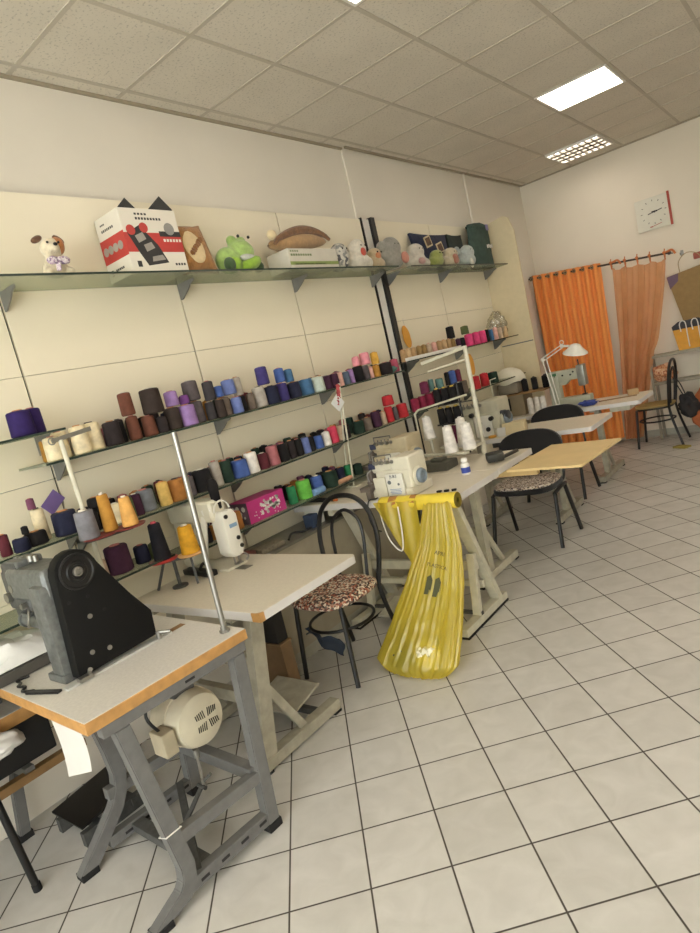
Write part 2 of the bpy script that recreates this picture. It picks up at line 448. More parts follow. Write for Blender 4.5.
def bracket(y, z, l=.15, h=.09):
    poly = [(0, 0), (l, 0), (l, -.012), (.05, -.03), (.018, -h), (0, -h)]
    poly = [(0, 0), (l, 0), (l, -.012)] + [(.02 + (l-.03)*math.cos(a)**2.2*.8, -.018-(h-.02)*math.sin(a)**1.4) for a in [R(q) for q in (12, 25, 40, 55, 70, 88)]] + [(0, -h)]
    M = frame((XP, y+.004, z), (1, 0, 0), (0, 0, 1))
    return MB().prism(poly, M, .008).build('shelf_bracket', BRK, su, smooth=0)
shelves = [('top shelf of the left wall with toys and boxes', -.5, 4.43, 2.335), ('top shelf right of the black upright, under stuffed toys', 4.62, 6.58, 2.335),
    ('upper shelf at far left carrying two purple thread cones', .0, 1.40, 1.66), ('upper thread shelf left of the black upright', 1.27, 4.20, 1.525),
    ('middle shelf at far left behind the grey machine', .0, 1.40, 1.195), ('middle thread shelf between the two longer thread rows', 1.425, 4.40, 1.163),
    ('lower shelf at far left with big plum and white cones', .5, 1.755, .93), ('lower thread shelf with the pink box', 1.80, 3.98, .89),
    ('upper thread shelf right of the black upright with tan spools', 4.25, 6.50, 1.585), ('lower thread shelf right of the black upright with burgundy spools', 4.25, 6.50, 1.175)]
for lab, y0, y1, z in shelves:
    t = thing('glass_shelf', 'green glass ' + lab, 'shelf', (-2.84, (y0+y1)/2, z), group='glass shelves on the left wall')
    MB().ext(XP+.002, XS-.0035, y0, y1, z, z+.01).build('pane', GLASS, t, smooth=0)
    MB().ext(XS-.0034, XS, y0, y1, z, z+.01).build('polished_edge', GLASS_EDGE, t, smooth=0)
for y, zs in ((.41, (2.335, 1.66, 1.195, .93)), (1.385, (1.66, 1.195, .93)), (1.43, (2.335, 1.525, 1.163)), (2.44, (2.335, 1.525, 1.163, .89)), (3.44, (2.335, 1.525, 1.163, .89)), (4.40, (2.335,)), (4.63, (2.335, 1.585, 1.175)), (5.55, (2.335, 1.585, 1.175)), (6.56, (2.335,)), (6.45, (1.585, 1.175))):
    for z in zs: bracket(y, z)
# side panel that closes the shelving, cut slantwise at the top
poly = [(-2.99, 0), (-2.59, 0), (-2.59, 2.66), (-2.63, 2.80), (-2.68, 2.83), (-2.99, 2.78)]
sp = MB().prism(poly, frame((0, 6.645, .0), (1, 0, 0), (0, 0, 1)), .018)
tag(sp.build('end_panel', mat('side_panel_cream', 'cfbf9c', rough=.5, vary=.04), smooth=0), 'tall cream end panel closing the shelf wall beside the orange curtain', 'panel')
MB().box((-2.78, 6.6255, 1.5), (.36, .003, .012)).build('joint_strip', GREY_METAL, [o for o in COL.objects if o.name == 'end_panel'][0], smooth=0)
# low cabinet under the shelves
cb = thing('low_cabinet', 'long low beige cabinet below the thread shelves, behind the machine tables', 'cabinet', (-2.82, 3.4, 0))
CABM = mat('beige_cabinet', 'a39a86', rough=.6, vary=.06)
MB().ext(-2.97, -2.68, 2.16, 4.6, .08, .70).build('body', CABM, cb, smooth=0)
MB().ext(-2.97, -2.70, 2.16, 4.6, 0, .08).build('plinth', SKIRT, cb, smooth=0)
MB().ext(-2.972, -2.665, 2.15, 4.6, .70, .715).build('counter', mat('dark_counter', '6e6a5e', rough=.4), cb, smooth=0)

# ------------------------------------------------------------------ thread spools
SPOOL_ROWS = [
 ('upper_end', 1.675, -2.82,
  [(1.252, 0.048, 0.117, 'purple'), (1.333, 0.0379, 0.12, 'purple')],
  []),
 ('upper', 1.54, -2.82,
  [(1.356, 0.0317, 0.112, 'cream'), (1.418, 0.0322, 0.128, 'cream'), (1.488, 0.0328, 0.135, 'cream'), (1.57, 0.0383, 0.138, 'cream'), (1.651, 0.0342, 0.121, 'dkbrown'), (1.713, 0.0248, 0.112, 'black'), (1.776, 0.0252, 0.124, 'brown'), (1.866, 0.0283, 0.106, 'brown'), (1.934, 0.0261, 0.086, 'dkbrown'), (2.017, 0.0346, 0.121, 'choc'), (2.111, 0.0408, 0.118, 'lilac'), (2.202, 0.0361, 0.126, 'gray'), (2.274, 0.0226, 0.105, 'dkgray'), (2.318, 0.0228, 0.106, 'choc'), (2.379, 0.0346, 0.113, 'taupe'), (2.449, 0.0264, 0.097, 'peri'), (2.513, 0.0297, 0.098, 'black'), (2.588, 0.0211, 0.099, 'taupe'), (2.664, 0.0336, 0.126, 'ltgray'), (2.752, 0.0373, 0.115, 'navy'), (2.861, 0.035, 0.118, 'indigo'), (2.976, 0.0357, 0.107, 'navy'), (3.095, 0.0399, 0.109, 'teal'), (3.21, 0.0407, 0.105, 'mint'), (3.307, 0.0311, 0.1, 'plum'), (3.396, 0.028, 0.101, 'plum'), (3.465, 0.0177, 0.102, 'palepink'), (3.535, 0.0215, 0.096, 'slate'), (3.595, 0.0181, 0.105, 'lilac'), (3.682, 0.0331, 0.114, 'black'), (3.77, 0.0261, 0.108, 'gray'), (3.835, 0.0189, 0.093, 'palepink'), (3.915, 0.0229, 0.094, 'gold'), (4.039, 0.0429, 0.096, 'dkbrown'), (4.167, 0.0278, 0.106, 'rose')],
  [(1.77, 0.03, 0.118, 'brown', 0.124), (1.913, 0.0466, 0.133, 'choc', 0.106), (2.038, 0.032, 0.082, 'lilac', 0.121), (2.117, 0.0244, 0.05, 'violet', 0.118), (2.202, 0.0387, 0.114, 'gray', 0.126), (2.281, 0.0281, 0.11, 'dkgray', 0.106), (2.35, 0.0228, 0.065, 'blue', 0.113), (2.434, 0.0349, 0.09, 'peri', 0.113), (2.515, 0.0266, 0.11, 'ltgray', 0.098), (2.717, 0.0338, 0.114, 'indigo', 0.126), (2.876, 0.0286, 0.092, 'blue', 0.118), (2.957, 0.0258, 0.086, 'teal', 0.107), (3.688, 0.0257, 0.068, 'pink', 0.114), (3.8, 0.0336, 0.092, 'pink', 0.108), (3.926, 0.0267, 0.094, 'yellow', 0.094)]),
 ('middle_end', 1.21, -2.82,
  [(1.038, 0.0189, 0.095, 'dkred'), (1.092, 0.0278, 0.062, 'navy'), (1.171, 0.0394, 0.063, 'black'), (1.23, 0.0244, 0.151, 'cream'), (1.31, 0.0454, 0.112, 'navy')],
  [(1.129, 0.0129, 0.035, 'black', 0.063), (1.204, 0.0153, 0.05, 'mauve', 0.151)]),
 ('middle', 1.178, -2.82,
  [(1.434, 0.0235, 0.107, 'black'), (1.492, 0.0215, 0.088, 'black'), (1.557, 0.0267, 0.1, 'cream'), (1.612, 0.0221, 0.111, 'olive'), (1.67, 0.0249, 0.113, 'plum'), (1.747, 0.0407, 0.115, 'greyblue'), (1.839, 0.026, 0.128, 'ltyellow'), (1.923, 0.0371, 0.12, 'orange'), (2.003, 0.0243, 0.111, 'gray'), (2.093, 0.044, 0.125, 'black'), (2.194, 0.0253, 0.145, 'ltgray'), (2.269, 0.0286, 0.13, 'dkgreen'), (2.371, 0.0409, 0.108, 'blue'), (2.468, 0.0328, 0.129, 'white'), (2.561, 0.0304, 0.1, 'dkred'), (2.649, 0.0309, 0.127, 'dusty'), (2.74, 0.0315, 0.117, 'black'), (2.815, 0.0255, 0.118, 'dkbrown'), (2.882, 0.0259, 0.113, 'black'), (2.952, 0.0262, 0.108, 'peri'), (3.012, 0.0199, 0.102, 'black'), (3.085, 0.0269, 0.09, 'blue'), (3.171, 0.0239, 0.098, 'white'), (3.248, 0.0277, 0.121, 'pinkred'), (3.327, 0.021, 0.108, 'beige'), (3.396, 0.0213, 0.102, 'dkbrown'), (3.541, 0.0364, 0.097, 'dkgreen'), (3.654, 0.0296, 0.099, 'taupe'), (3.772, 0.0302, 0.124, 'plum'), (3.866, 0.0192, 0.103, 'beige'), (3.95, 0.0272, 0.128, 'red'), (4.035, 0.0197, 0.105, 'gray'), (4.138, 0.036, 0.115, 'red')],
  [(1.468, 0.0307, 0.049, 'black', 0.107), (3.973, 0.0388, 0.08, 'red', 0.128)]),
 ('lower_end', 0.945, -2.84,
  [(1.371, 0.0258, 0.116, 'white'), (1.423, 0.0214, 0.098, 'beige'), (1.51, 0.056, 0.14, 'plum'), (1.636, 0.0351, 0.093, 'navy'), (1.702, 0.0204, 0.079, 'olive')],
  []),
 ('lower', 0.905, -2.82,
  [(2.021, 0.0247, 0.085, 'black'), (2.078, 0.0194, 0.086, 'orange'), (2.252, 0.0259, 0.107, 'orange'), (2.725, 0.0254, 0.118, 'green'), (2.841, 0.0389, 0.127, 'lime'), (2.973, 0.0332, 0.116, 'blue'), (3.111, 0.0443, 0.112, 'dkgreen'), (3.223, 0.0278, 0.107, 'navy'), (3.315, 0.0247, 0.102, 'green'), (3.423, 0.0288, 0.081, 'dkgreen')],
  []),
 ('right_upper', 1.6, -2.8,
  [(4.295, 0.0202, 0.1, 'tan'), (4.372, 0.0204, 0.101, 'tan3'), (4.45, 0.0207, 0.102, 'tan'), (4.546, 0.0209, 0.104, 'tan2'), (4.629, 0.0212, 0.105, 'tan2'), (4.713, 0.0215, 0.106, 'beige'), (4.799, 0.0217, 0.107, 'palepink'), (4.888, 0.022, 0.109, 'tan'), (4.979, 0.0223, 0.11, 'tan3'), (5.072, 0.018, 0.111, 'tan'), (5.148, 0.0182, 0.103, 'tan2'), (5.246, 0.0185, 0.095, 'plum'), (5.325, 0.0233, 0.096, 'black'), (5.469, 0.0333, 0.117, 'hot'), (5.619, 0.0291, 0.12, 'hot'), (5.751, 0.0345, 0.122, 'hot'), (5.865, 0.02, 0.123, 'black'), (5.959, 0.0202, 0.114, 'teal'), (6.067, 0.0205, 0.126, 'palepink'), (6.177, 0.0207, 0.117, 'beige'), (6.304, 0.021, 0.119, 'tan3')],
  [(5.136, 0.0318, 0.112, 'black', 0.103), (5.418, 0.033, 0.078, 'olive', 0.117)]),
 ('right_lower', 1.19, -2.8,
  [(4.311, 0.0287, 0.11, 'burg'), (4.423, 0.025, 0.111, 'burg'), (4.539, 0.0296, 0.113, 'burg'), (4.659, 0.0258, 0.115, 'burg'), (4.783, 0.0263, 0.117, 'burg'), (4.95, 0.0314, 0.12, 'black'), (5.084, 0.032, 0.122, 'black'), (5.433, 0.0334, 0.128, 'red'), (5.62, 0.0342, 0.131, 'red'), (5.815, 0.0401, 0.114, 'dkgreen')],
  [(4.504, 0.0336, 0.104, 'maroon', 0.113), (4.622, 0.0213, 0.106, 'tealg', 0.115), (4.762, 0.0305, 0.09, 'tealg', 0.117), (4.908, 0.0178, 0.119, 'black', 0.12), (5.002, 0.0315, 0.121, 'blue', 0.12), (5.119, 0.0229, 0.113, 'maroon', 0.122), (5.184, 0.0324, 0.124, 'taupe', 0)]),
]
SPOOL_COL = {"purple": "32245a", "cream": "e8d8b4", "dkbrown": "2e2728", "black": "1f1d1e", "brown": "6b4234", "lilac": "9a7bb0", "gray": "5c5456", "dkgray": "3e3a3c", "taupe": "6f6258", "blue": "4a62a0", "peri": "6a78ac", "ltgray": "aaa298", "navy": "26283c", "indigo": "40386e", "teal": "44688c", "mint": "c2ccc2", "plum": "44283c", "pinkred": "c8415a", "slate": "5a6678", "palepink": "dba89c", "gold": "b8863c", "rose": "b05468", "choc": "3a302c", "violet": "6c3f7c", "pink": "e0929c", "yellow": "d8a84c", "dkred": "5a2830", "mauve": "7a4a60", "olive": "5c6440", "orange": "a8713a", "dkgreen": "26382e", "white": "e8e2da", "dusty": "a8686c", "red": "b83238", "beige": "c0a890", "ltyellow": "d8b468", "lime": "6cb84c", "green": "2e7a4e", "sky": "7ca0cc", "tan": "b09068", "tan2": "96794e", "tan3": "c4a47c", "burg": "8a2a44", "maroon": "70304a", "hot": "d8487c", "tealg": "5e7e7a", "greyblue": "7c8088"}

NAMES = dict(purple='dark purple', cream='cream', dkbrown='charcoal brown', black='black', brown='reddish brown', lilac='lilac', gray='warm grey', dkgray='dark grey', taupe='taupe', blue='blue', peri='periwinkle', ltgray='light grey', navy='navy', indigo='indigo', teal='steel blue', mint='pale mint', plum='plum', pinkred='pinkish red', slate='slate blue', palepink='pale pink', gold='gold brown', rose='rose', choc='chocolate brown', violet='violet', pink='pink', yellow='yellow', dkred='dark red', mauve='mauve', olive='olive green', orange='orange brown', dkgreen='dark green', white='white', dusty='dusty rose', red='red', beige='beige', ltyellow='pale yellow', lime='lime green', green='green', sky='sky blue', tan='tan', tan2='olive tan', tan3='light tan', burg='burgundy', maroon='maroon', hot='hot pink', tealg='teal grey', greyblue='grey blue')
ROWN = dict(upper_end='far left upper glass shelf', upper='upper glass shelf', middle_end='far left middle glass shelf', middle='middle glass shelf', lower_end='far left lower glass shelf', lower='lower glass shelf', right_upper='upper right shelf', right_lower='lower right shelf')
CORE = [mat('core_pink', 'c47a74', rough=.6), mat('core_orange', 'c88a52', rough=.6), mat('core_white', 'd8d0c0', rough=.6), mat('core_dark', '3a3432', rough=.6)]
ORD = ['first', 'second', 'third', 'fourth', 'fifth', 'sixth', 'seventh', 'eighth', 'ninth', 'tenth', 'eleventh', 'twelfth', 'thirteenth', 'fourteenth', 'fifteenth', 'sixteenth', 'seventeenth', 'eighteenth', 'nineteenth', 'twentieth']
USED = set()
def spool(y, r, h, key, z, x, label, group, cone=0.07, core=None):
    t = thing('thread_spool', label, 'thread spool', (x, y, z), rz=random.uniform(0, 6), group=group)
    b = MB(); r1 = r*(1-cone); e = min(.006, r*.2); hh = h*.965
    b.lathe([(r*.86, 0), (r, e), (r*(1-cone*.33), hh*.33), (r*(1-cone*.66), hh*.66), (r1, hh-e*1.5), (r1*.9, hh-e*.5), (r1*.55, hh), (0, hh)], 16)
    b.build('thread', thread_mat(key, SPOOL_COL[key]), t, local=True)
    c = MB(); c.lathe([(r1*.45, hh-.002), (r1*.42, h), (r1*.25, h), (r1*.22, h-.006), (0, h-.006)], 10)
    c.build('core', core or random.choice(CORE), t, local=True)
    return t
for rn, z, x, front, stack in SPOOL_ROWS:
    z = {'upper_end': 1.67, 'upper': 1.535, 'middle_end': 1.205, 'middle': 1.173, 'lower_end': .94, 'lower': .90, 'right_upper': 1.595, 'right_lower': 1.185}[rn]
    # pack the row two deep: every spool takes the spot across the shelf where it fits, keeping its place along it
    fr = []
    for y, r, h, k in front:
        r *= 1.08 if rn in ('upper_end', 'lower_end') else 1.24
        best = None
        for q in range(0, 21):
            for sg in (1, -1):
                xx = x + .045 + sg*q*.009
                if not (-2.965 + r <= xx <= -2.705 - r): continue
                short = max([0] + [r + f_[1] + .001 - math.hypot(f_[0]-y, f_[4]-xx) for f_ in fr])
                sc_ = short*20 + q*.009
                if best is None or sc_ < best[0]: best = (sc_, xx, short)
        fr.append([y, r, h, k, best[1]])
    for _ in range(3):
        for i in range(len(fr)):
            for j in range(i):
                d = math.hypot(fr[i][0]-fr[j][0], fr[i][4]-fr[j][4]); s = fr[i][1]+fr[j][1]
                if d < s:
                    q = (d-.0006)/s; fr[i][1] *= q; fr[j][1] *= q
    names = [NAMES[q[3]] for q in fr]
    for i, (y, r, h, k, xx) in enumerate(fr):
        n = names[i]; place = ROWN[rn]
        cand = []
        art = 'cone' if r > .03 else 'spool'
        if names.count(n) == 1: cand.append(f'{n} thread {art} standing on the {place}')
        if 0 < i < len(fr)-1: cand.append(f'{n} thread {art} between {names[i-1]} and {names[i+1]} ones, {place}')
        elif i == 0 and len(fr) > 1: cand.append(f'{n} thread {art} at the left end of the {place}')
        else: cand.append(f'{n} thread {art} at the right end of the {place}')
        idx = [q for q in range(len(fr)) if names[q] == n].index(i)
        cand.append(f'{n} thread {art}, {ORD[idx]} {n} from the left, {place}')
        lab = next((c for c in cand if c not in USED and not (c == cand[-2] and len(cand) > 1 and 0 < i < len(fr)-1 and sum(1 for q in range(1, len(fr)-1) if names[q-1:q+2] == names[i-1:i+2]) > 1)), cand[-1])
        USED.add(lab)
        spool(y, r, h, k, z, xx, lab, f'thread spools on the {place}')
    if rn in ('middle', 'lower', 'upper'):
        # a sparse second row against the panel, showing between the front spools
        rnd = random.Random(11 + len(front)); yb = front[0][0] + .05
        while yb < front[-1][0] - .05:
            rb = rnd.uniform(.026, .034); hb = rnd.uniform(.095, .125); xb = -2.965 + rb
            near = min(fr, key=lambda q: abs(q[0]-yb))
            kb = rnd.choice(['black', 'dkbrown', 'dkred', 'gold', 'dusty', 'dkgreen', 'orange', 'navy', 'mauve'])
            ok = all(math.hypot(q[0]-yb, q[4]-xb) > q[1]+rb+.001 for q in fr) and not (rn == 'lower' and 2.27 < yb < 2.66)
            lab = f'{NAMES[kb]} thread spool half hidden behind the {NAMES[near[3]]} one, {ROWN[rn]}'
            if ok and lab not in USED and not any(abs(q[0]-yb) < q[1]+rb+.03 and abs((sum(f_[4] for f_ in [min(fr, key=lambda w_: abs(w_[0]-q[0]))]))-xb) < .11 for q in stack):
                USED.add(lab); spool(yb, rb, hb, kb, z, xb, lab, f'thread spools on the {ROWN[rn]}')
                yb += rb
            yb += .045
    for y, r, h, k, top in stack:
        r *= 1.16
        n = NAMES[k]; place = ROWN[rn]; sup = sorted(fr, key=lambda q: abs(q[0]-y))
        base = [q for q in fr if abs(q[0]-y) < q[1] + r*.6] or sup[:1]
        zt = z + max(q[2] for q in base) + .0005; xs = sum(q[4] for q in base)/len(base)
        if rn == 'right_lower' and top == 0: zt = z
        lab = f'{n} thread cone stacked on the {NAMES[sup[0][3]]} one, {place}'
        if lab in USED: lab = f'{n} thread cone stacked on the {NAMES[sup[0][3]]} one further right, {place}'
        USED.add(lab)
        spool(y, r, h, k, zt + .0005, xs, lab, f'thread spools on the {place}')


# ------------------------------------------------------------------ helpers for tables
def slab(x0, x1, y0, y1, z, th, rad=.0, seg=5):
    """flat top as a prism with rounded corners"""
    if rad <= 0: return MB().ext(x0, x1, y0, y1, z-th, z)
    pts = []
    for cx, cy, a in ((x1-rad, y0+rad, -90), (x1-rad, y1-rad, 0), (x0+rad, y1-rad, 90), (x0+rad, y0+rad, 180)):
        for k in range(seg+1):
            q = R(a + 90*k/seg); pts.append((cx+rad*math.cos(q), cy+rad*math.sin(q)))
    return MB().prism(pts, Matrix.Translation((0, 0, z-th)), th)
def cone_of_thread(loc, r, h, m, label, group=None, core=None, cone=.28, name='thread_cone', rz=0):
    t = thing(name, label, 'thread cone', loc, group=group)
    r1 = r*(1-cone)
    MB().lathe([(r*.9, 0), (r, h*.03), (r*.985, h*.1), (r1, h*.93), (r1*.8, h*.955), (0, h*.955)], 18).build('thread', m, t, local=True)
    MB().lathe([(r*.55, -.0002), (r*.5, .001), (r1*.5, h*.95), (r1*.42, h), (r1*.25, h), (r1*.2, h*.98), (0, h*.98)], 12).build('core', core or CORE[2], t, local=True)
    return t

# ------------------------------------------------------------------ nearest machine table (grey stand, orange wood edge)
t1 = thing('sewing_table', 'nearest machine table, grey top with orange wood edge on a bent grey steel stand', 'sewing table', (-2.25, 1.08, 0))
MB().ext(-2.68, -1.845, .755, 1.40, .738, .777, bev=.003).build('tabletop', EDGE_WOOD, t1, smooth=0)
MB().ext(-2.677, -1.848, .758, 1.397, .777, .7795).build('laminate', LAMINATE, t1, smooth=0)
def gbar(path, w=.045, h=.05):
    b = MB()
    for p, q in zip(path, path[1:]): b.bar(p, q, w, h, up=(1, 0, 0), bev=.004)
    return b
def bent(path, x, w, d):
    """square tube following a (y,z) path in the plane x, mitred"""
    b = MB(); pts = [Vector((x, y, z)) for y, z in path]
    t = bmesh.new(); rings = []
    for i, p in enumerate(pts):
        d0 = (pts[i]-pts[i-1]).normalized() if i else (pts[1]-pts[0]).normalized()
        d1 = (pts[i+1]-pts[i]).normalized() if i < len(pts)-1 else d0
        tn = (d0+d1).normalized(); nrm = Vector((1, 0, 0)).cross(tn).normalized(); k = 1/max(.5, nrm.dot(Vector((1, 0, 0)).cross(d0).normalized()))
        if i == 0 or i == len(pts)-1: nrm = Vector((0, 1, 0)); k = 1/max(.6, abs(d0.z)); nrm *= (1 if Vector((1, 0, 0)).cross(tn).y > 0 else -1)
        rings.append([t.verts.new(p + Vector((sx*w/2, 0, 0)) + nrm*sy*d/2*k) for sx, sy in ((-1, -1), (1, -1), (1, 1), (-1, 1))])
    for A, B in zip(rings, rings[1:]):
        for k in range(4): t.faces.new((A[k], A[(k+1) % 4], B[(k+1) % 4], B[k]))
    t.faces.new(rings[0]); t.faces.new(rings[-1]); bmesh.ops.recalc_face_normals(t, faces=t.faces)
    bmesh.ops.bevel(t, geom=[e for e in t.edges], offset=.004, segments=2, affect='EDGES')
    b._add(t); return b
def smooth_yz(pts, n=5): return [(v.x, v.y) for v in smooth_path([(a, b, 0) for a, b in pts], n)]
XRF, XLF = -1.872, -2.385
for x in (XRF, XLF):
    pth = [(.862, .70), (.925, .22), (.935, .14), (.928, .09), (.90, .055), (.80, .02)] if x == XRF else [(.965, .70), (1.005, .40), (1.012, .30), (1.0, .235), (.965, .175), (.80, .02)]
    fl = bent(pth, x, .047, .054).build('leg', GREY_METAL, t1, smooth=0)
    MB().ext(x-.027, x+.027, .765, .835, 0, .026, bev=.004).build('rubber_foot', RUBBER, fl, smooth=0)
    rl = bent([(1.345, .70), (1.30, .03)], x, .047, .054).build('leg', GREY_METAL, t1, smooth=0)
    MB().ext(x-.027, x+.027, 1.268, 1.332, 0, .032, bev=.004).build('rubber_foot', RUBBER, rl, smooth=0)
    MB().ext(x-.02, x+.02, .80, 1.385, .698, .737, bev=.003).build('top_rail', GREY_METAL, t1, smooth=0)
    MB().bar((x, .945, .24), (x, 1.305, .225), .04, .045, bev=.003).build('side_rail', GREY_METAL, t1, smooth=0)
    br = MB().bar((x, .90, .065), (x, 1.29, .055), .042, .045, bev=.003).build('base_rail', GREY_METAL, t1, smooth=0)
    sl = MB()
    for y in (.98, 1.07, 1.16, 1.25): sl.box((x+.0218, y, .06), (.001, .035, .011))
    sl.build('slot', BLACK_PLASTIC, br, smooth=0)
MB().box((XRF+.0206, 1.13, .718), (.001, .04, .009)).build('slot', BLACK_PLASTIC, t1, smooth=0)
MB().bar((XLF, 1.02, .06), (XRF, 1.02, .06), .05, .035, bev=.003).build('cross_rail', DARK_GREY, t1, smooth=0)
MB().bar((XLF, 1.29, .24), (XRF, 1.29, .24), .045, .05, bev=.003).build('cross_rail', GREY_METAL, t1, smooth=0)
MB().bar((XLF, 1.24, .08), (XRF, .97, .08), .03, .02, bev=.003).build('cross_rail', DARK_GREY, t1, smooth=0)
tie = MB().tube([(XRF+a*.0255, .918+b*.030, .275+a*.008) for a, b in ((-1, -1), (1, -1), (1, 1), (-1, 1))], .0025, 6, closed=True)
tie.build('cable_tie', WHITE_PLASTIC, t1)
# motor under the top, axis across the table
MX = Matrix.Translation((-2.25, 1.245, .448)) @ Matrix.Rotation(R(90), 4, 'Y')
mb = MB(); mb.lathe([(.07, -.02), (.112, 0), (.115, .02), (.115, .10), (.117, .102), (.117, .108), (.113, .11), (.112, .155), (.10, .185), (.07, .197), (0, .20)], 36, MX)
mtr = mb.build('motor', mat('motor_cream', 'cfc6ae', rough=.4, vary=.06), t1)
for sy in (-1, 1):
    for sz in (-1, 1):
        vs = MB()
        for k in range(5):
            vs.box((-2.0505, 1.262 + sy*(.010 + k*.0088), .446 + sz*.024), (.002, .0034, .034 - k*.003), rot=Matrix.Rotation(R(-sy*sz*8), 4, 'X'))
        vs.build('vent', BLACK_PLASTIC, mtr, smooth=0)
MB().ext(-2.16, -2.07, 1.075, 1.13, .385, .48, bev=.006).build('switch_box', mat('switch_beige', 'b8ac92', rough=.5), mtr, smooth=0)
MB().tube(smooth_path([(-2.12, 1.10, .47), (-2.13, 1.07, .55), (-2.16, 1.12, .60), (-2.2, 1.18, .62)], 5), .006, 8).build('cable', BLACK_PLASTIC, mtr)
MB().ext(-2.30, -2.12, 1.19, 1.29, .55, .698, bev=.01).build('motor_bracket', DARK_GREY, mtr, smooth=0)
b = MB(); b.cyl((-2.09, 1.20, .345), (-2.09, 1.20, .31), .012); b.tube([(-2.09, 1.20, .32), (-2.09, 1.195, .20)], .005, 8); b.cyl((-2.09, 1.195, .22), (-2.09, 1.195, .18), .009)
b.build('treadle_rod', STEEL, t1)
b = MB(); b.bar((-2.10, 1.19, .19), (-2.06, .99, .075), .018, .008); b.bar((-2.10, 1.19, .20), (-2.05, 1.21, .24), .012, .012); b.cyl((-2.12, 1.185, .19), (-2.07, 1.185, .19), .008)
b.build('treadle_lever', DARK_GREY, t1, smooth=0)
# upright spool rods that belong to the table
b = MB(); b.tube([(-1.913, 1.355, .78), (-1.905, 1.368, 1.552)], .0105, 12); b.build('thread_stand_rod', CHROME, t1)
b = MB(); b.cyl((-1.913, 1.355, .778), (-1.913, 1.355, .79), .02, 6); b.cyl((-1.913, 1.355, .79), (-1.913, 1.355, .80), .014); b.build('rod_nut', STEEL, t1)
ts = MB(); ts.tube([(-2.50, 1.25, .78), (-2.50, 1.235, 1.62)], .010, 10); ts.build('thread_stand_rod', CREAM_METAL, t1)
b = MB(); b.bar((-2.50, 1.20, 1.622), (-2.50, 1.37, 1.638), .012, .018); b.tube(arc((-2.50, 1.20, 1.622), .014, 0, 2*PI, 10, 'YZ')[:-1], .003, 6, closed=True); b.build('thread_guide_arm', STEEL, t1, smooth=0)
tray = MB()
for cx, cy in ((-2.46, 1.255), (-2.43, 1.375)):
    tray.lathe([(.0, 1.196), (.066, 1.196), (.072, 1.204), (.068, 1.204), (.062, 1.200), (0, 1.200)], 20, Matrix.Translation((cx, cy, 0)))
tray.build('spool_tray', mat('faded_red_plastic', '8a3a34', rough=.5, vary=.2), t1)
MB().bar((-2.48, 1.20, 1.19), (-2.43, 1.39, 1.19), .02, .011).build('tray_arm', DARK_GREY, t1, smooth=0)
cone_of_thread((-2.47, 1.245, 1.2005), .042, .125, thread_mat('smoke', '7d7b80'), 'grey thread cone on the red spool tray above the nearest table', 'thread cones on the red trays', cone=.1)
cone_of_thread((-2.455, 1.335, 1.2045), .03, .165, thread_mat('gold', 'a87a44'), 'tall gold brown thread cone behind the yellow one on the red spool tray', 'thread cones on the red trays', cone=.25)
cone_of_thread((-2.40, 1.395, 1.2045), .034, .13, thread_mat('amber', 'd8a45c'), 'amber yellow thread cone on the right end of the red spool tray', 'thread cones on the red trays', cone=.35)
t1.rotation_euler.z = R(-2.5); t1.location = (-2.2574, 1.0944, 0)
# hanging paper
pp = MB().grid(lambda u, v: Vector((-2.24 + .20*u - .03*v, .805 + .012*math.sin(v*2.4), .70 - .24*v + .07*u*v)), 4, 6, .0006)
tag(pp.build('paper_sheet', PAPER), 'blank white paper sheet hanging below the corner of the nearest table', 'paper')
# machine 1: grey cylinder arm machine with black belt guard
m1 = thing('sewing_machine', 'old grey heavy sewing machine with a big black belt guard on the nearest table', 'sewing machine', (-2.3, 1.0, .78))
COV = [(.886, .792), (1.215, .800), (1.222, .90), (1.158, 1.0), (1.068, 1.165)]
cx, cz, rr = .988, 1.155, .080
COV += [(cx + rr*math.cos(R(a)), cz + rr*math.sin(R(a))) for a in (15, 35, 55, 75, 95, 115, 135, 155, 172)]
COV += [(.902, 1.04)]
g = MB().prism(COV, frame((-2.19, 0, 0), (0, 1, 0), (0, 0, 1)), .055, bev=.006).build('belt_guard', mat('black_guard', '0c0c0c', rough=.6, vary=.15, spec=.25), m1, smooth=30)
MW = Matrix.Translation((-2.137, cx, cz)) @ Matrix.Rotation(R(90), 4, 'Y')
w = MB().lathe([(.066, -.004), (.066, .006), (.060, .008), (.056, .003), (.040, .003), (.036, .009), (.026, .009), (.024, .004), (0, .004)], 32, MW).build('handwheel', BLACK_METAL, g)
MB().lathe([(.017, .004), (.017, .016), (.012, .018), (.010, .010), (0, .010)], 18, MW).build('wheel_nut', STEEL, w)
for y, z in ((.985, .985), (.955, .86), (1.02, .845)): MB().cyl((-2.136, y, z), (-2.131, y, z), .009, 12).build('screw', CHROME, g)
for y, z in ((1.045, .985), (.93, 1.06), (1.0, 1.055)): MB().cyl((-2.1355, y, z), (-2.1335, y, z), .007, 12).build('hole', RUBBER, g)
b = MB(); b.ext(-2.285, -2.19, .862, .985, .79, 1.14, bev=.02); b.ext(-2.31, -2.185, .855, .995, .779, .81, bev=.008)
b.ext(-2.50, -2.185, .885, 1.03, 1.07, 1.195, bev=.03, seg=3); b.box((-2.46, .955, 1.205), (.12, .10, .03), bev=.01)
b.build('column', MID_GREY, m1)
DX = .085
b = MB(); b.ext(-2.66+DX, -2.47+DX, .90, 1.035, 1.02, 1.185, bev=.025, seg=3); b.ext(-2.69+DX, -2.60+DX, .925, 1.02, .965, 1.10, bev=.02); b.ext(-2.63+DX, -2.50+DX, .90, 1.0, 1.17, 1.215, bev=.012)
b.cyl((-2.655+DX, .97, 1.12), (-2.70+DX, .97, 1.12), .035); b.cyl((-2.68+DX, .96, 1.05), (-2.72+DX, .96, 1.05), .018)
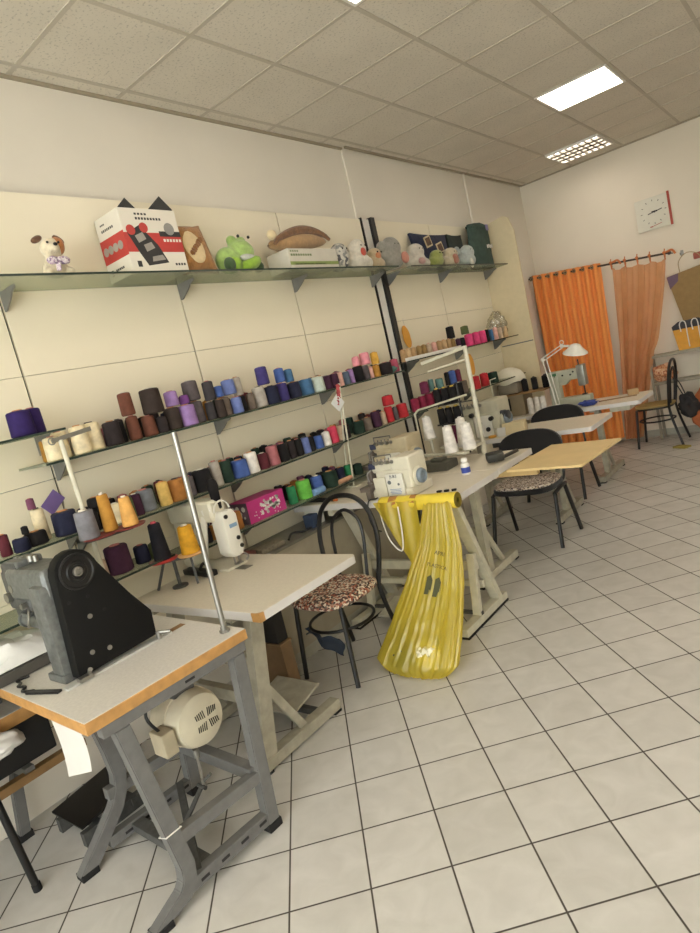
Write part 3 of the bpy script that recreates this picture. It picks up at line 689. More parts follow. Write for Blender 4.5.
b.build('needle_head', DARK_GREY, m1)
for x, z, r_ in ((-2.58, 1.212, .012), (-2.54, 1.212, .010), (-2.46, 1.218, .013), (-2.42, 1.218, .009)):
    MB().cyl((x+DX, .95, z-.01), (x+DX, .95, z+.012), r_).build('oil_cap', STEEL, m1)
for p_, q_, r_ in (((-2.61, .905, 1.08), (-2.61, .88, 1.08), .02), ((-2.55, .905, 1.12), (-2.55, .882, 1.12), .016), ((-2.50, .905, 1.05), (-2.50, .88, 1.05), .012)):
    MB().cyl((p_[0]+DX, *p_[1:]), (q_[0]+DX, *q_[1:]), r_).build('tension_knob', STEEL, m1)
MB().tube([(-2.61+DX, .95, 1.0), (-2.61+DX, .95, .95), (-2.61+DX, .95, .93)], [.007, .007, .002]).build('needle_bar', STEEL, m1)
b = MB(); b.tube([(-2.58+DX, .94, 1.03), (-2.58+DX, .94, .955)], .006); b.box((-2.585+DX, .94, .955), (.05, .02, .01)); b.bar((-2.565+DX, .945, 1.03), (-2.57+DX, .945, .957), .012, .02)
b.build('presser_foot', STEEL, m1)
MB().tube(smooth_path([(-2.50+DX, .905, 1.04), (-2.48+DX, .885, 1.0), (-2.50+DX, .885, .97), (-2.53+DX, .9, .965)], 4), .005).build('thread_spring', STEEL, m1)
b = MB(); b.cyl((-2.53, .935, .972), (-2.20, .935, .955), .027, 20); b.cyl((-2.545, .935, .973), (-2.528, .935, .972), .034, 20); b.ext(-2.535, -2.46, .915, .955, .99, 1.003)
b.build('cylinder_arm', MID_GREY, m1)
MB().ext(-2.155, -2.118, .83, 1.27, .7795, .787, bev=.001).build('base_plate', BRIGHT, m1, smooth=0)
b = MB(); b.box((-2.12, .90, .793), (.03, .05, .014)); b.cyl((-2.12, .915, .795), (-2.10, .915, .82), .008)
b.build('hinge', STEEL, m1)
b = MB(); b.cyl((-2.115, 1.21, .786), (-2.115, 1.21, .815), .01); b.tube([(-2.115, 1.21, .812), (-2.08, 1.24, .806)], .007)
b.build('latch', STEEL, m1)
MB().ext(-2.165, -2.13, 1.27, 1.345, .7797, .7805).build('belt_slot', PINE, m1, smooth=0)
m1.location += Vector((-.052, .03, 0))
tag(MB().tube(smooth_path([(-2.50, .875, .786), (-2.515, .835, .786), (-2.47, .83, .786), (-2.45, .81, .786), (-2.41, .82, .786), (-2.38, .795, .786), (-2.33, .815, .786)], 5), .005, 7).build('cable', BLACK_PLASTIC), 'wavy black cable lying on the nearest table in front of the grey machine', 'cable')
tag(MB().bar((-2.35, .80, .7845), (-2.20, .845, .7845), .02, .008).build('feeler_strip', BLACK_METAL, smooth=0), 'thin black metal strip lying on the nearest table beside the wavy cable', 'strip')

# low bench at the far left against the wall
bn = thing('side_bench', 'low bench with a dark-edged board and wood-edged shelf at far left behind the grey machine', 'bench', (-2.83, .4, 0))
MB().ext(-2.965, -2.53, -.3, 1.18, .7825, .822, bev=.003).build('upper_board', mat('dark_grey_edge', '4e4a44', rough=.5), bn, smooth=0)
MB().ext(-2.965, -2.74, -.3, .95, .545, .60, bev=.003).build('lower_shelf', EDGE_WOOD, bn, smooth=0)
MB().ext(-2.962, -2.743, -.297, .947, .60, .6025).build('laminate', LAMINATE, bn, smooth=0)
for y in (-.1, .86):
    l = bent([(y, .781), (y+.01, .33), (y-.02, .24), (y-.05, .02)], -2.925, .04, .045).build('leg', GREY_METAL, bn, smooth=0)
    MB().ext(-2.946, -2.904, y-.085, y-.02, 0, .028).build('rubber_foot', RUBBER, l, smooth=0)
    MB().ext(-2.95, -2.77, y-.02, y+.02, .30, .345).build('side_rail', GREY_METAL, bn, smooth=0)
MB().ext(-2.80, -2.76, -.1, 1.1, .29, .325).build('rail', PINE, bn, smooth=0)
MB().ext(-2.93, -2.80, .25, 1.0, .345, .54, bev=.01).build('drawer_box', mat('black_panel', '1f1e1e', rough=.6), bn, smooth=0)
MB().box((-2.69, 1.04, .10), (.26, .28, .012), rot=Matrix.Rotation(R(6), 4, 'X'), bev=.003).build('treadle', BLACK_METAL, bn, smooth=0)
b = MB(); b.ext(-2.80, -2.55, .96, .99, .03, .06); b.ext(-2.80, -2.55, 1.12, 1.15, .03, .06); b.ext(-2.80, -2.77, .9, 1.2, 0, .06); b.ext(-2.59, -2.56, .9, 1.2, 0, .06); b.ext(-2.70, -2.68, .99, 1.12, .04, .095)
b.build('treadle_frame', DARK_GREY, bn, smooth=0)
wb = MB().grid(lambda u, v: Vector((-2.955 + .405*u, .20 + .93*v, .823 + .004 + (.10*math.sin(PI*u)**.5*math.sin(PI*v)**.5)*(.75+.9*mnoise.noise(Vector((u*4, v*9, 1)))+.35*mnoise.noise(Vector((u*11, v*22, 3)))))), 18, 30, .004)
tag(wb.build('white_cloth', mat('white_cloth', 'dcdad6', rough=.9, vary=.04)), 'crumpled white cloth spread on the dark-edged board at far left', 'cloth')

# ------------------------------------------------------------------ second table with a white lockstitch machine
t2 = thing('sewing_table', 'machine table with white edge band and beige stand, second from the camera', 'sewing table', (-2.38, 1.82, 0))
slab(-2.86, -1.905, 1.53, 2.19, .768, .036, .03).build('tabletop', EDGE_WHITE, t2)
slab(-2.857, -1.908, 1.533, 2.187, .7702, .0022, .028).build('laminate', LAMINATE2, t2)
MB().ext(-1.955, -1.9035, 1.5275, 1.555, .731, .769, bev=.002).build('worn_corner', EDGE_WOOD, t2, smooth=0)
def tstand(parent, x, y0, y1, ypost, zt, m, yb, wide=.055, ylow=None):
    b = MB(); b.ext(x-.03, x+.03, y0, y1, .012, .065, bev=.004); f = b.build('foot_bar', m, parent, smooth=0)
    r_ = MB(); r_.ext(x-.03, x+.03, y0, y0+.05, 0, .012); r_.ext(x-.03, x+.03, y1-.05, y1, 0, .012); r_.build('rubber_foot', RUBBER, f, smooth=0)
    MB().bar((x, ypost, zt), (x, ypost if ylow is None else ylow, .06), wide, .05, up=(1, 0, 0), bev=.004).build('leg', m, parent, smooth=0)
    yl = ypost if ylow is None else ylow + (ypost-ylow)*.45
    MB().bar((x, yl+.01, .38), (x, yb, .06), .04, .022, up=(1, 0, 0), bev=.003).build('brace', m, parent, smooth=0)
    MB().ext(x-.022, x+.022, y0+.05, y1, zt-.03, zt, bev=.003).build('top_rail', m, parent, smooth=0)
for x in (-2.14, -2.72): tstand(t2, x, 1.50, 2.04, 1.69, .732, BEIGE_METAL, 1.80, .075, 1.56)
MB().ext(-2.72, -2.14, 1.60, 1.64, .27, .33, bev=.004).build('cross_rail', BEIGE_METAL, t2, smooth=0)
MB().ext(-2.72, -2.14, 1.62, 1.66, .45, .50, bev=.004).build('cross_rail', BEIGE_METAL, t2, smooth=0)
p = MB().box((-2.36, 1.92, .115), (.30, .22, .012), rot=Matrix.Rotation(R(12), 4, 'X'), bev=.003).build('treadle', BEIGE_METAL, t2, smooth=0)
MB().ext(-2.69, -2.17, 1.92, 1.95, .03, .06).build('treadle_bar', DARK_GREY, t2, smooth=0)
bx = thing('cardboard_box', 'brown cardboard box on the floor under the second table', 'box', (-2.6, 2.0, 0))
bx.location = (-2.52, 2.06, 0)
MB().ext(-2.70, -2.465, 2.06, 2.14, .0, .30, bev=.003).build('body', CARTON, bx, smooth=0)
MB().ext(-2.70, -2.46, 2.055, 2.145, .30, .306).build('flap', mat('cardboard_flap', '8a7050', rough=.9), bx, smooth=0)
bk = MB().ext(-2.70, -2.475, 2.06, 2.14, .307, .55, bev=.01)
tag(bk.build('black_case', mat('black_case', '201e1e', rough=.7), smooth=0), 'black case standing on the cardboard box under the second table', 'case')
m2 = thing('sewing_machine', 'white lockstitch machine on the second table, black cone rising behind its head', 'sewing machine', (-2.72, 1.98, .77))
b = MB(); b.ext(-2.93, -2.55, 1.93, 2.07, .7705, .785, bev=.004); b.ext(-2.94, -2.84, 1.94, 2.05, .785, 1.06, bev=.03, seg=3)
b.ext(-2.94, -2.56, 1.925, 2.035, 1.035, 1.15, bev=.03, seg=3)
b.build('body', OFFWHITE, m2)
b = MB(); b.prism([(1.942, .865), (1.965, .838), (2.02, .838), (2.036, .87), (2.04, 1.05), (2.02, 1.085), (1.955, 1.085), (1.942, 1.05)], frame((-2.60, 0, 0), (0, 1, 0), (0, 0, 1)), .095, bev=.012)
hd = b.build('head', WHITE_EN, m2)
b = MB()
for y, z in ((2.01, .93), (2.02, .885), (1.965, 1.055)): MB().cyl((-2.506, y, z), (-2.498, y, z), .011, 14).build('knob', BLACK_PLASTIC, hd)
MB().box((-2.5045, 2.0, 1.0), (.001, .05, .02)).build('blue_badge', mat('pale_blue_badge', '7d9ab8', rough=.5), hd, smooth=0)
MB().tube([(-2.555, 1.99, .85), (-2.555, 1.99, .79)], .005).build('needle_bar', STEEL, m2)
b = MB(); b.tube([(-2.54, 2.01, .85), (-2.54, 2.01, .795)], .006); b.box((-2.545, 2.005, .793), (.03, .04, .006)); b.build('presser_foot', STEEL, m2)
MB().tube(smooth_path([(-2.52, 2.02, .85), (-2.50, 2.04, .82), (-2.51, 2.03, .80)], 4), .005).build('foot_lever', STEEL, m2)
MB().box((-2.53, 2.0, .7715), (.12, .055, .0025)).build('needle_plate', mat('dull_plate', '8a867a', rough=.4, metal=.6), m2, smooth=0)
b = MB(); b.bar((-2.63, 1.93, 1.07), (-2.68, 1.915, .87), .012, .03); b.bar((-2.63, 1.93, 1.09), (-2.57, 1.935, 1.11), .012, .03); b.box((-2.70, 1.93, 1.0), (.05, .02, .10), bev=.008); b.cyl((-2.70, 1.92, 1.0), (-2.70, 1.90, 1.0), .014)
b.build('thread_lever', WHITE_EN, m2)
b = MB(); b.tube(arc((-2.55, 1.99, 1.085), .05, 0, PI, 10, 'YZ'), .005); b.build('light_hoop', WHITE_EN, m2)
b = MB(); b.bar((-2.86, 1.90, .7855), (-2.60, 1.875, .7855), .05, .03, bev=.006); b.tube(smooth_path([(-2.72, 1.885, .80), (-2.66, 1.87, .84), (-2.60, 1.86, .83)], 4), .008)
tag(b.build('black_lever', BLACK_PLASTIC), 'black curved lever part lying before the white machine on the second table', 'machine part')
bc = thing('thread_cone', 'tall slim black thread cone rising behind the white machine head', 'thread cone', (-2.58, 1.995, 1.087))
MB().lathe([(.018, 0), (.022, .01), (.026, .10), (.03, .125), (.026, .15), (.014, .165), (0, .167)], 14).build('thread', thread_mat('black', '242222'), bc, local=True)
# thread stand with two big cones on the second table
st = thing('thread_stand', 'small dark thread stand with a red and an orange plate on the second table', 'thread stand', (-2.69, 1.74, .77))
b = MB(); b.tube([(-2.70, 1.735, .771), (-2.70, 1.735, .92)], .009); b.bar((-2.745, 1.70, .912), (-2.62, 1.80, .912), .018, .012); b.bar((-2.74, 1.70, .905), (-2.80, 1.67, .775), .012, .01); b.bar((-2.63, 1.79, .905), (-2.60, 1.77, .775), .012, .01); b.cyl((-2.70, 1.735, .7705), (-2.70, 1.735, .78), .04)
b.build('stand_frame', DARK_GREY, st)
MB().lathe([(0, .919), (.068, .919), (.075, .927), (.068, .931), (0, .926)], 24, Matrix.Translation((-2.735, 1.705, 0))).build('spool_plate', mat('red_plastic', 'c03a36', rough=.4), st)
MB().lathe([(0, .919), (.065, .919), (.07, .926), (.065, .930), (0, .926)], 24, Matrix.Translation((-2.63, 1.80, 0))).build('spool_plate', mat('pale_orange_plastic', 'd8a870', rough=.5), st)
cone_of_thread((-2.735, 1.705, .9265), .043, .20, thread_mat('inkblack', '26262c'), 'big black thread cone with a pink tip on the red plate', 'thread cones on the small stand', core=mat('core_hotpink', 'c4485a', rough=.5), cone=.3)
cone_of_thread((-2.63, 1.80, .9265), .047, .15, thread_mat('golden', 'd8a030'), 'big golden yellow thread cone on the pale orange plate', 'thread cones on the small stand', cone=.25)

# ------------------------------------------------------------------ bistro chairs
FLORAL = mat_pattern('floral_print', ['3a2a26', 'c8b49c', '8a4a38', 'd8c8b0', '5a3a34', 'b89078', 'e0d4c0', '6a5a50', 'a86a50', '4a4038'], 95)
def bistro(label, loc, rz, seat_m, group=None):
    t = thing('bistro_chair', label, 'chair', loc, rz, group)
    W = .19
    for sx in (-1, 1):
        MB().tube([(sx*.165, -.165, .45), (sx*.185, -.20, .02), (sx*.186, -.202, .012)], .0135, 10).build('leg', BLACK_METAL, t, local=True)
        MB().tube(smooth_path([(sx*.175, .17, .46), (sx*.18, .19, .30), (sx*.20, .26, .012)], 5), .0135, 10).build('leg', BLACK_METAL, t, local=True)
    b = MB()
    arch = [(-.175, .17, .44), (-.205, .19, .58), (-.215, .21, .72), (-.18, .225, .85), (-.10, .235, .925), (0, .238, .945), (.10, .235, .925), (.18, .225, .85), (.215, .21, .72), (.205, .19, .58), (.175, .17, .44)]
    b.tube(smooth_path(arch, 5), .0145, 10); b.build('back_arch', BLACK_METAL, t, local=True)
    inner = [(-.10, .175, .45), (-.11, .195, .60), (-.115, .21, .72), (-.09, .222, .81), (0, .23, .86), (.09, .222, .81), (.115, .21, .72), (.11, .195, .60), (.10, .175, .45)]
    MB().tube(smooth_path(inner, 5), .010, 8).build('inner_arch', BLACK_METAL, t, local=True)
    b = MB(); b.tube([Vector((.185*math.cos(a)*1.0, .185*math.sin(a), .30)) for a in [2*PI*k/24 for k in range(24)]], .009, 8, closed=True); b.build('brace_hoop', BLACK_METAL, t, local=True)
    def sq(r, n=32, p=3.2):
        o = []
        for k in range(n):
            a = 2*PI*k/n; c, s = math.cos(a), math.sin(a)
            q = (abs(c)**p + abs(s)**p) ** (-1/p); o.append((r*q*c, r*q*s))
        return o
    MB().prism(sq(.19), Matrix.Translation((0, 0, .438)), .02, bev=.004).build('seat', BLACK_METAL, t, local=True)
    if seat_m is FLORAL:
        tb_ = bmesh.new(); c = MB()
        def fn(u, v):
            a = 2*PI*u; p = 3.0; cc, s = math.cos(a), math.sin(a); q = (abs(cc)**p + abs(s)**p) ** (-1/p)
            prof = [(0, .035), (.35, .036), (.7, .034), (.93, .026), (1.05, .008), (1.06, -.008), (1.02, -.016), (.9, -.004)]
            k = min(v*(len(prof)-1), len(prof)-1.001); i = int(k); f_ = k-i
            r = (prof[i][0]*(1-f_)+prof[i+1][0]*f_); z = prof[i][1]*(1-f_)+prof[i+1][1]*f_
            return Vector((.205*r*q*cc, .21*r*q*s - .01, .46 + z + .006*mnoise.noise(Vector((cc*r*3, s*r*3, 2)))))
        c.grid(fn, 40, 21, 0, closed_u=True); c.build('seat_cover', FLORAL, t, local=True, smooth=60)
    else:
        MB().prism(sq(.20), Matrix.Translation((0, 0, .4585)), .022, bev=.008).build('seat_pad', seat_m, t, local=True)
    return t
ch1 = bistro('black bentwood-style metal chair with floral seat cover beside the yellow bag', (-2.325, 2.425, 0), 0, FLORAL)
DENIM = mat('dark_blue_cloth', '2c3440', rough=.95, vary=.2)
rag = MB().grid(lambda u, v: Vector((-2.47 + .24*u + .02*math.sin(v*5), 2.262 + .02*math.sin(u*9) + .02*v, .305 - .075*v*(1-.45*math.sin(u*4+1)) - .05*u + .006*math.sin(u*20) - .012*abs(u-.5))), 16, 10, .004)
tag(rag.build('cloth_scrap', DENIM), 'dark blue cloth scrap hanging from the hoop under the floral bistro chair', 'cloth')

# ------------------------------------------------------------------ third table pair: overlock table and its neighbour
t3 = thing('sewing_table', 'machine table with slanted cream legs where the yellow bag roll lies', 'sewing table', (-2.3, 3.12, 0))
slab(-2.955, -1.70, 2.865, 3.425, .84, .038, .03).build('tabletop', EDGE_WHITE, t3)
slab(-2.952, -1.703, 2.868, 3.422, .8422, .0022, .028).build('laminate', LAMINATE2, t3)
def vstand(parent, x, y0, y1, zt, m):
    b = MB(); b.ext(x-.03, x+.03, y0, y1, .014, .06, bev=.004); f = b.build('foot_bar', m, parent, smooth=0)
    r_ = MB(); r_.ext(x-.032, x+.032, y0, y1, 0, .014); r_.build('rubber_foot', RUBBER, f, smooth=0)
    MB().bar((x, y0+.16, zt), (x, y1-.09, .055), .04, .07, up=(1, 0, 0), bev=.004).build('leg', m, parent, smooth=0)
    MB().bar((x, y0+.20, .06), (x, y0+.265, .42), .035, .05, up=(1, 0, 0), bev=.004).build('strut', m, parent, smooth=0)
    MB().ext(x-.02, x+.02, y0+.02, y1, zt-.035, zt, bev=.003).build('top_rail', m, parent, smooth=0)
for x in (-1.83, -2.62): vstand(t3, x, 2.84, 3.39, .801, CREAM_METAL)
MB().ext(-2.62, -1.83, 3.13, 3.17, .30, .36, bev=.004).build('cross_rail', CREAM_METAL, t3, smooth=0)
MB().ext(-2.62, -1.83, 3.17, 3.20, .18, .22, bev=.004).build('cross_rail', CREAM_METAL, t3, smooth=0)
MB().box((-2.30, 3.0, .10), (.32, .22, .012), rot=Matrix.Rotation(R(10), 4, 'X'), bev=.003).build('treadle', CREAM_METAL, t3, smooth=0)
MB().ext(-2.64, -1.80, 3.04, 3.06, .06, .08).build('treadle_bar', DARK_GREY, t3, smooth=0)
b = MB(); b.ext(-2.86, -2.74, 2.872, 2.93, .715, .801, bev=.006); b.build('switch_box', WHITE_EN, t3, smooth=0)
b = MB(); b.cyl((-2.35, 3.2, .68), (-2.12, 3.2, .68), .09, 20); b.ext(-2.30, -2.16, 3.15, 3.25, .74, .80); b.build('motor', DARK_GREY, t3)
def overlock(t, m, loc, sc, detail=True):
    """four-part serger in local coordinates: needle side at -x, handwheel at +x, operator at -y"""
    M = Matrix.Translation(loc) @ Matrix.Scale(sc, 4)
    def bb(): 
        return MB()
    def fin(b, name, mm, par=t, smooth=35):
        bmesh.ops.transform(b.bm, matrix=M, verts=b.bm.verts); return b.build(name, mm, par, smooth=smooth)
    b = bb(); b.ext(-.13, .17, -.12, .12, 0, .05, bev=.01); b.ext(-.10, .16, -.10, .10, .04, .17, bev=.02, seg=3)
    b.ext(.02, .165, -.095, .10, .10, .245, bev=.022, seg=3); b.ext(-.14, .05, -.08, .08, .15, .215, bev=.025, seg=3)
    body = fin(b, 'body', m)
    b = bb(); b.ext(-.10, -.01, -.132, -.118, .012, .135, bev=.006); fin(b, 'front_cover', m, body)
    b = bb(); b.ext(-.005, .12, -.132, -.118, .012, .15, bev=.006); fc = fin(b, 'label_cover', WHITE_EN, body)
    if detail:
        # maker's plate lettering and stickers on the cover
        text_mesh('JUKI', .028*sc, Matrix.Translation(loc) @ frame((.055*sc, -.1326*sc, .135*sc), (1, 0, 0), (0, 0, 1)), mat('blue_black_ink', '2a3040', rough=.6), 'lettering', fc)
        b = bb(); b.cyl((.02, -.1315, .10), (.02, -.1335, .10), .013, 16); b.cyl((.085, -.1315, .085), (.085, -.1335, .085), .008, 12); fin(b, 'sticker', mat('grey_sticker', '6a7070', rough=.6), fc)
        b = bb()
        for k in range(4): b.box((.055, -.1325, .055 - .009*k), (.085 - .012*(k % 2), .001, .003))
        fin(b, 'caution_sticker', mat('blue_sticker', '5a7ab0', rough=.6), fc, 0)
    b = bb(); b.lathe([(.03, 0), (.044, .004), (.046, .03), (.04, .04), (.03, .042), (.026, .03), (0, .03)], 24, Matrix.Translation((.17, -.03, .105)) @ Matrix.Rotation(R(90), 4, 'Y'))
    fin(b, 'handwheel', mat('blue_grey_wheel', '7e8a94', rough=.4), body)
    b = bb(); b.lathe([(.055, -.004), (.06, .01), (.05, .018)], 24, Matrix.Translation((.165, -.03, .105)) @ Matrix.Rotation(R(90), 4, 'Y')); fin(b, 'wheel_cover', m, body)
    b = bb()
    for k in range(4): b.cyl((-.09 + .045*k, -.07, .214), (-.09 + .045*k, -.10, .222), .012, 12)
    b.tube([(-.12, -.06, .225), (-.12, -.06, .26), (.02, -.06, .26), (.02, -.06, .235)], .004)
    for k in range(5): b.cyl((-.11 + .03*k, -.03, .21), (-.11 + .03*k, -.03, .235), .004, 8)
    b.tube(smooth_path([(-.13, -.09, .18), (-.15, -.11, .16), (-.14, -.12, .12), (-.12, -.12, .10)], 4), .004)
    fin(b, 'tension_assembly', STEEL, body)
    b = bb(); b.ext(-.20, -.12, -.16, -.02, .055, .085, bev=.006); b.ext(-.17, -.13, -.10, -.04, .08, .17, bev=.008); b.ext(-.165, -.13, -.15, -.10, -.0, .055, bev=.004); b.box((-.14, -.10, .10), (.03, .05, .03), bev=.005)
    fin(b, 'needle_assembly', mat('brown_grey_casting', '6a6058', rough=.5, vary=.25), body)
    b = bb(); b.box((-.125, -.083, .20), (.05, .006, .038), bev=.003); fin(b, 'badge', mat('dark_blue_badge', '3c4058', rough=.5), body)
    return body
m3 = thing('overlock_machine', 'cream overlock machine with grey handwheel beside the yellow bag roll', 'overlock machine', (-2.12, 3.08, .8422))
overlock(m3, OFFWHITE, (-2.165, 3.03, .8424), .96)
# roll of yellow bags on the table edge
YB = mat('yellow_plastic_roll', 'd8c040', rough=.35, vary=.12, scale=12)
rl = thing('bag_roll', 'roll of yellow plastic bags taped along the front edge of the overlock table', 'roll', (-1.92, 2.82, .79))
RY, RZ_, RX0, RL = 2.8185, .832, -2.17, .50
MX = Matrix.Translation((RX0, RY, RZ_)) @ Matrix.Rotation(R(90), 4, 'Y')
b = MB()
b.lathe([(.015, RL), (.043, RL), (.044, RL-.003), (.0435, .3), (.0445, .22), (.044, .1), (.0435, .003), (.043, 0), (.015, 0)], 32, MX)
roll = b.build('roll', YB, rl)
rg = MB()
for k in range(4): rg.lathe([(.016+.0075*k, RL+.0002), (.016+.0075*k, RL+.0012), (.019+.0075*k, RL+.0012), (.019+.0075*k, RL+.0002)], 28, MX)
rg.build('winding', mat('roll_end_shade', '9a8428', rough=.6), rl)
for x0, w in ((-2.10, .055), (-1.955, .04)):
    bd = MB()
    pth = [(2.90, .8428), (2.868, .8432), (2.845, .864), (2.82, .8775), (2.795, .87), (2.778, .85), (2.7745, .832)]
    bd.grid(lambda u, v: Vector((x0 + w*u + .05*(1-v)*.0, smooth_yz(pth, 4)[min(24, int(v*24))][0], smooth_yz(pth, 4)[min(24, int(v*24))][1])), 1, 24, .0006)
    bd.build('tape_band', mat('tan_band', 'a8743c', rough=.7), rl)
# the hanging yellow bag
YBAG = mat_clear('yellow_bag_film', 'f4e78c', gloss=.06, rough=.35, dif='e8d654', difw=.52)
BK = [(0, -1.85, -1.685, 2.762, .835), (.08, -1.87, -1.68, 2.757, .78), (.27, -1.93, -1.662, 2.74, .61), (.5, -2.02, -1.655, 2.66, .40), (.74, -2.10, -1.655, 2.55, .2), (.92, -2.17, -1.67, 2.475, .055), (1, -2.09, -1.73, 2.455, .006)]
def bagfn(u, v):
    """u around, v from the roll (0) to the floor (1)"""
    a = 2*PI*u
    for p, q in zip(BK, BK[1:]):
        if v <= q[0] + 1e-9: break
    f_ = (v-p[0])/(q[0]-p[0]); l, r_, y, z = [p[k]*(1-f_)+q[k]*f_ for k in (1, 2, 3, 4)]
    cx, w = (l+r_)/2, (r_-l)/2
    d = .012 + .085*min(1, v/.9)**1.2 - (.03*(v-.92)/.08 if v > .92 else 0)
    # sharp gathered pleats that start at the tight top and fade below
    fold = 1 + (.03*math.sin(a*11 + 2*v) + .04*math.sin(a*23 - 3*v) + .04*math.sin(a*41 + 1)) * (1.15 - .7*v) + .05*mnoise.noise(Vector((math.cos(a)*2.5, math.sin(a)*2.5, v*6))) + .07*mnoise.noise(Vector((math.cos(a)*6, math.sin(a)*6, v*16)))*v
    return Vector((cx + w*math.cos(a)*(1 + (fold-1)*.35), y + d*math.sin(a)*(1+(fold-1)*2.2), z + .010*mnoise.noise(Vector((a*2, v*6, 4)))*(1-v)))
bagm = MB().grid(bagfn, 160, 60, 0, closed_u=True)
bt = bmesh.new()
vs_ = [bt.verts.new(bagfn(i/160, 1)) for i in range(160)]; bt.faces.new(vs_); bagm._add(bt)
bag = bagm.build('plastic_bag', YBAG, smooth=60)
tag(bag, 'yellow translucent plastic bag hanging from the table edge to the floor', 'plastic bag')
ink = mat('bag_ink', '4a4a28', rough=.6)
def on_bag(u, v, off):
    p = bagfn(u, v); p = p.copy(); p.y -= off
    return p
for body, size, u, v in (('APRI', .030, .79, .30), ('PLASTICA', .027, .785, .37)):
    M = frame(on_bag(u, v, .014), (.97, .0, -.24), (.24, .30, .93))
    text_mesh(body, size, M, ink, 'printed_lettering', bag)
M = frame(on_bag(.775, .47, .016), (.97, .0, -.24), (.24, .32, .93))
for k in range(2):
    MB().prism([(-.045+.05*k, -.055), (-.010+.05*k, -.05), (-.006+.05*k, .03), (-.02+.05*k, .055), (-.04+.05*k, .04)], M, .0006).build('printed_symbol', ink, bag, smooth=0)
def crumple(c, r_, m, lab, seed):
    t = bmesh.new(); bmesh.ops.create_icosphere(t, subdivisions=4, radius=1)
    for v in t.verts:
        k = 1 + .28*mnoise.noise(v.co*2.2 + Vector((seed, 0, 0))) + .22*abs(mnoise.noise(v.co*5 + Vector((0, seed, 0)))) - .1
        v.co = Vector((v.co.x*r_[0], v.co.y*r_[1], v.co.z*r_[2]))*k
    b = MB(); b._add(t, Matrix.Translation(c)); return tag(b.build('crumpled_plastic', m, smooth=18), lab, 'plastic film')
crumple((-2.0, 2.455, .075), (.085, .045, .055), mat_pattern('crumpled_dark_film', ['2a2a26', '4a4a3c', '1c1c1a', 'a8a484', '3a3a32', '5a5844'], 38, rough=.35), 'crumpled dark plastic inside the bottom of the yellow bag', 5)
crumple((-1.83, 2.465, .095), (.085, .05, .075), mat_pattern('crumpled_pale_film', ['d8d0a8', 'ece6c8', 'c8bc80', 'f0ecd8', 'b8ac70'], 30, rough=.3), 'crumpled pale plastic inside the bottom of the yellow bag', 2)
b = MB().grid(lambda u, v: Vector((-2.20 + .30*u + .10*v*(1-u), 2.7735 - .010*math.sin(v*3) + .008*math.sin(u*16+v*3), .855*(1-v) + v*(.66 - .24*math.sin(PI*u*.75)**1.2))), 24, 18, .0008)
tag(b.build('bag_sheet', YBAG, smooth=60), 'short yellow plastic sheet hanging from the roll left of the full bag', 'plastic sheet')
tag(MB().tube(smooth_path([(-2.235, 2.90, .8475), (-2.225, 2.852, .846), (-2.215, 2.84, .76), (-2.13, 2.76, .64), (-2.06, 2.755, .57), (-2.03, 2.755, .66), (-2.02, 2.758, .83)], 6), .0042, 8).build('cord', WHITE_PLASTIC), 'white cord looping down in front of the yellow sheet at the overlock table', 'cord')
tag(MB().tube(smooth_path([(-2.25, 2.97, .8475), (-2.27, 2.90, .8475), (-2.29, 2.852, .846), (-2.31, 2.848, .76), (-2.29, 2.845, .68), (-2.24, 2.845, .66)], 6), .0045, 8).build('cable', BLACK_PLASTIC), 'black machine cable looping over the edge of the overlock table', 'cable')
# scissors-like handle near the left end
b = MB(); b.bar((-2.82, 2.95, .857), (-2.66, 2.92, .856), .026, .026, bev=.004); b.box((-2.85, 2.965, .856), (.06, .045, .026), bev=.005); b.cyl((-2.66, 2.94, .851), (-2.63, 2.936, .851), .012, 10)
tl = b.build('hand_tool', BLACK_PLASTIC)
tag(tl, 'black hand tool with an orange tip on the left end of the overlock table', 'tool')
MB().cyl((-2.63, 2.936, .851), (-2.605, 2.933, .851), .011, 10).build('orange_tip', mat('orange_plastic', 'c8703a', rough=.5), tl)
# neighbour table with side leaf
t3b = thing('sewing_table', 'machine table joined behind the overlock table, white thread cones and plywood leaf at its right', 'sewing table', (-2.35, 3.74, 0))
slab(-2.955, -1.715, 3.43, 3.98, .84, .038, .0).build('tabletop', EDGE_WHITE, t3b, smooth=0)
slab(-2.952, -1.718, 3.433, 3.977, .8422, .0022, .0).build('laminate', LAMINATE2, t3b, smooth=0)
for x in (-2.06, -2.68): tstand(t3b, x, 3.52, 4.12, 3.70, .801, CREAM_METAL, 3.92, .07)
MB().ext(-2.68, -2.06, 3.74, 3.78, .30, .36, bev=.004).build('cross_rail', CREAM_METAL, t3b, smooth=0)
for y in (3.52, 3.90): MB().ext(-1.95, -1.50, y-.02, y+.02, .768, .802, bev=.003).build('leaf_bracket', mat('pale_batten', 'b89c68', rough=.6), t3b, smooth=0)
bdm = MB().box((-1.425, 3.79, .8095), (.47, .66, .015), rot=R(-4), bev=.002)
bd_ = bdm.build('plywood_board', WOOD, smooth=0)
tag(bd_, 'pale plywood board jutting out over the floral seat from the table edge', 'board')
m3b = thing('overlock_machine', 'beige overlock machine behind the cream one, under the ribbon-tied rods', 'overlock machine', (-2.60, 3.72, .8422))
overlock(m3b, mat('beige_enamel', 'c6b898', rough=.4, vary=.06), (-2.60, 3.68, .8424), 1.05, False)
b = MB(); b.ext(-2.36, -2.10, 3.50, 3.66, .8425, .90, bev=.012); b.box((-2.20, 3.58, .912), (.10, .06, .02), bev=.006); b.tube(smooth_path([(-2.36, 3.6, .88), (-2.42, 3.56, .92), (-2.5, 3.53, .90)], 5), .01)
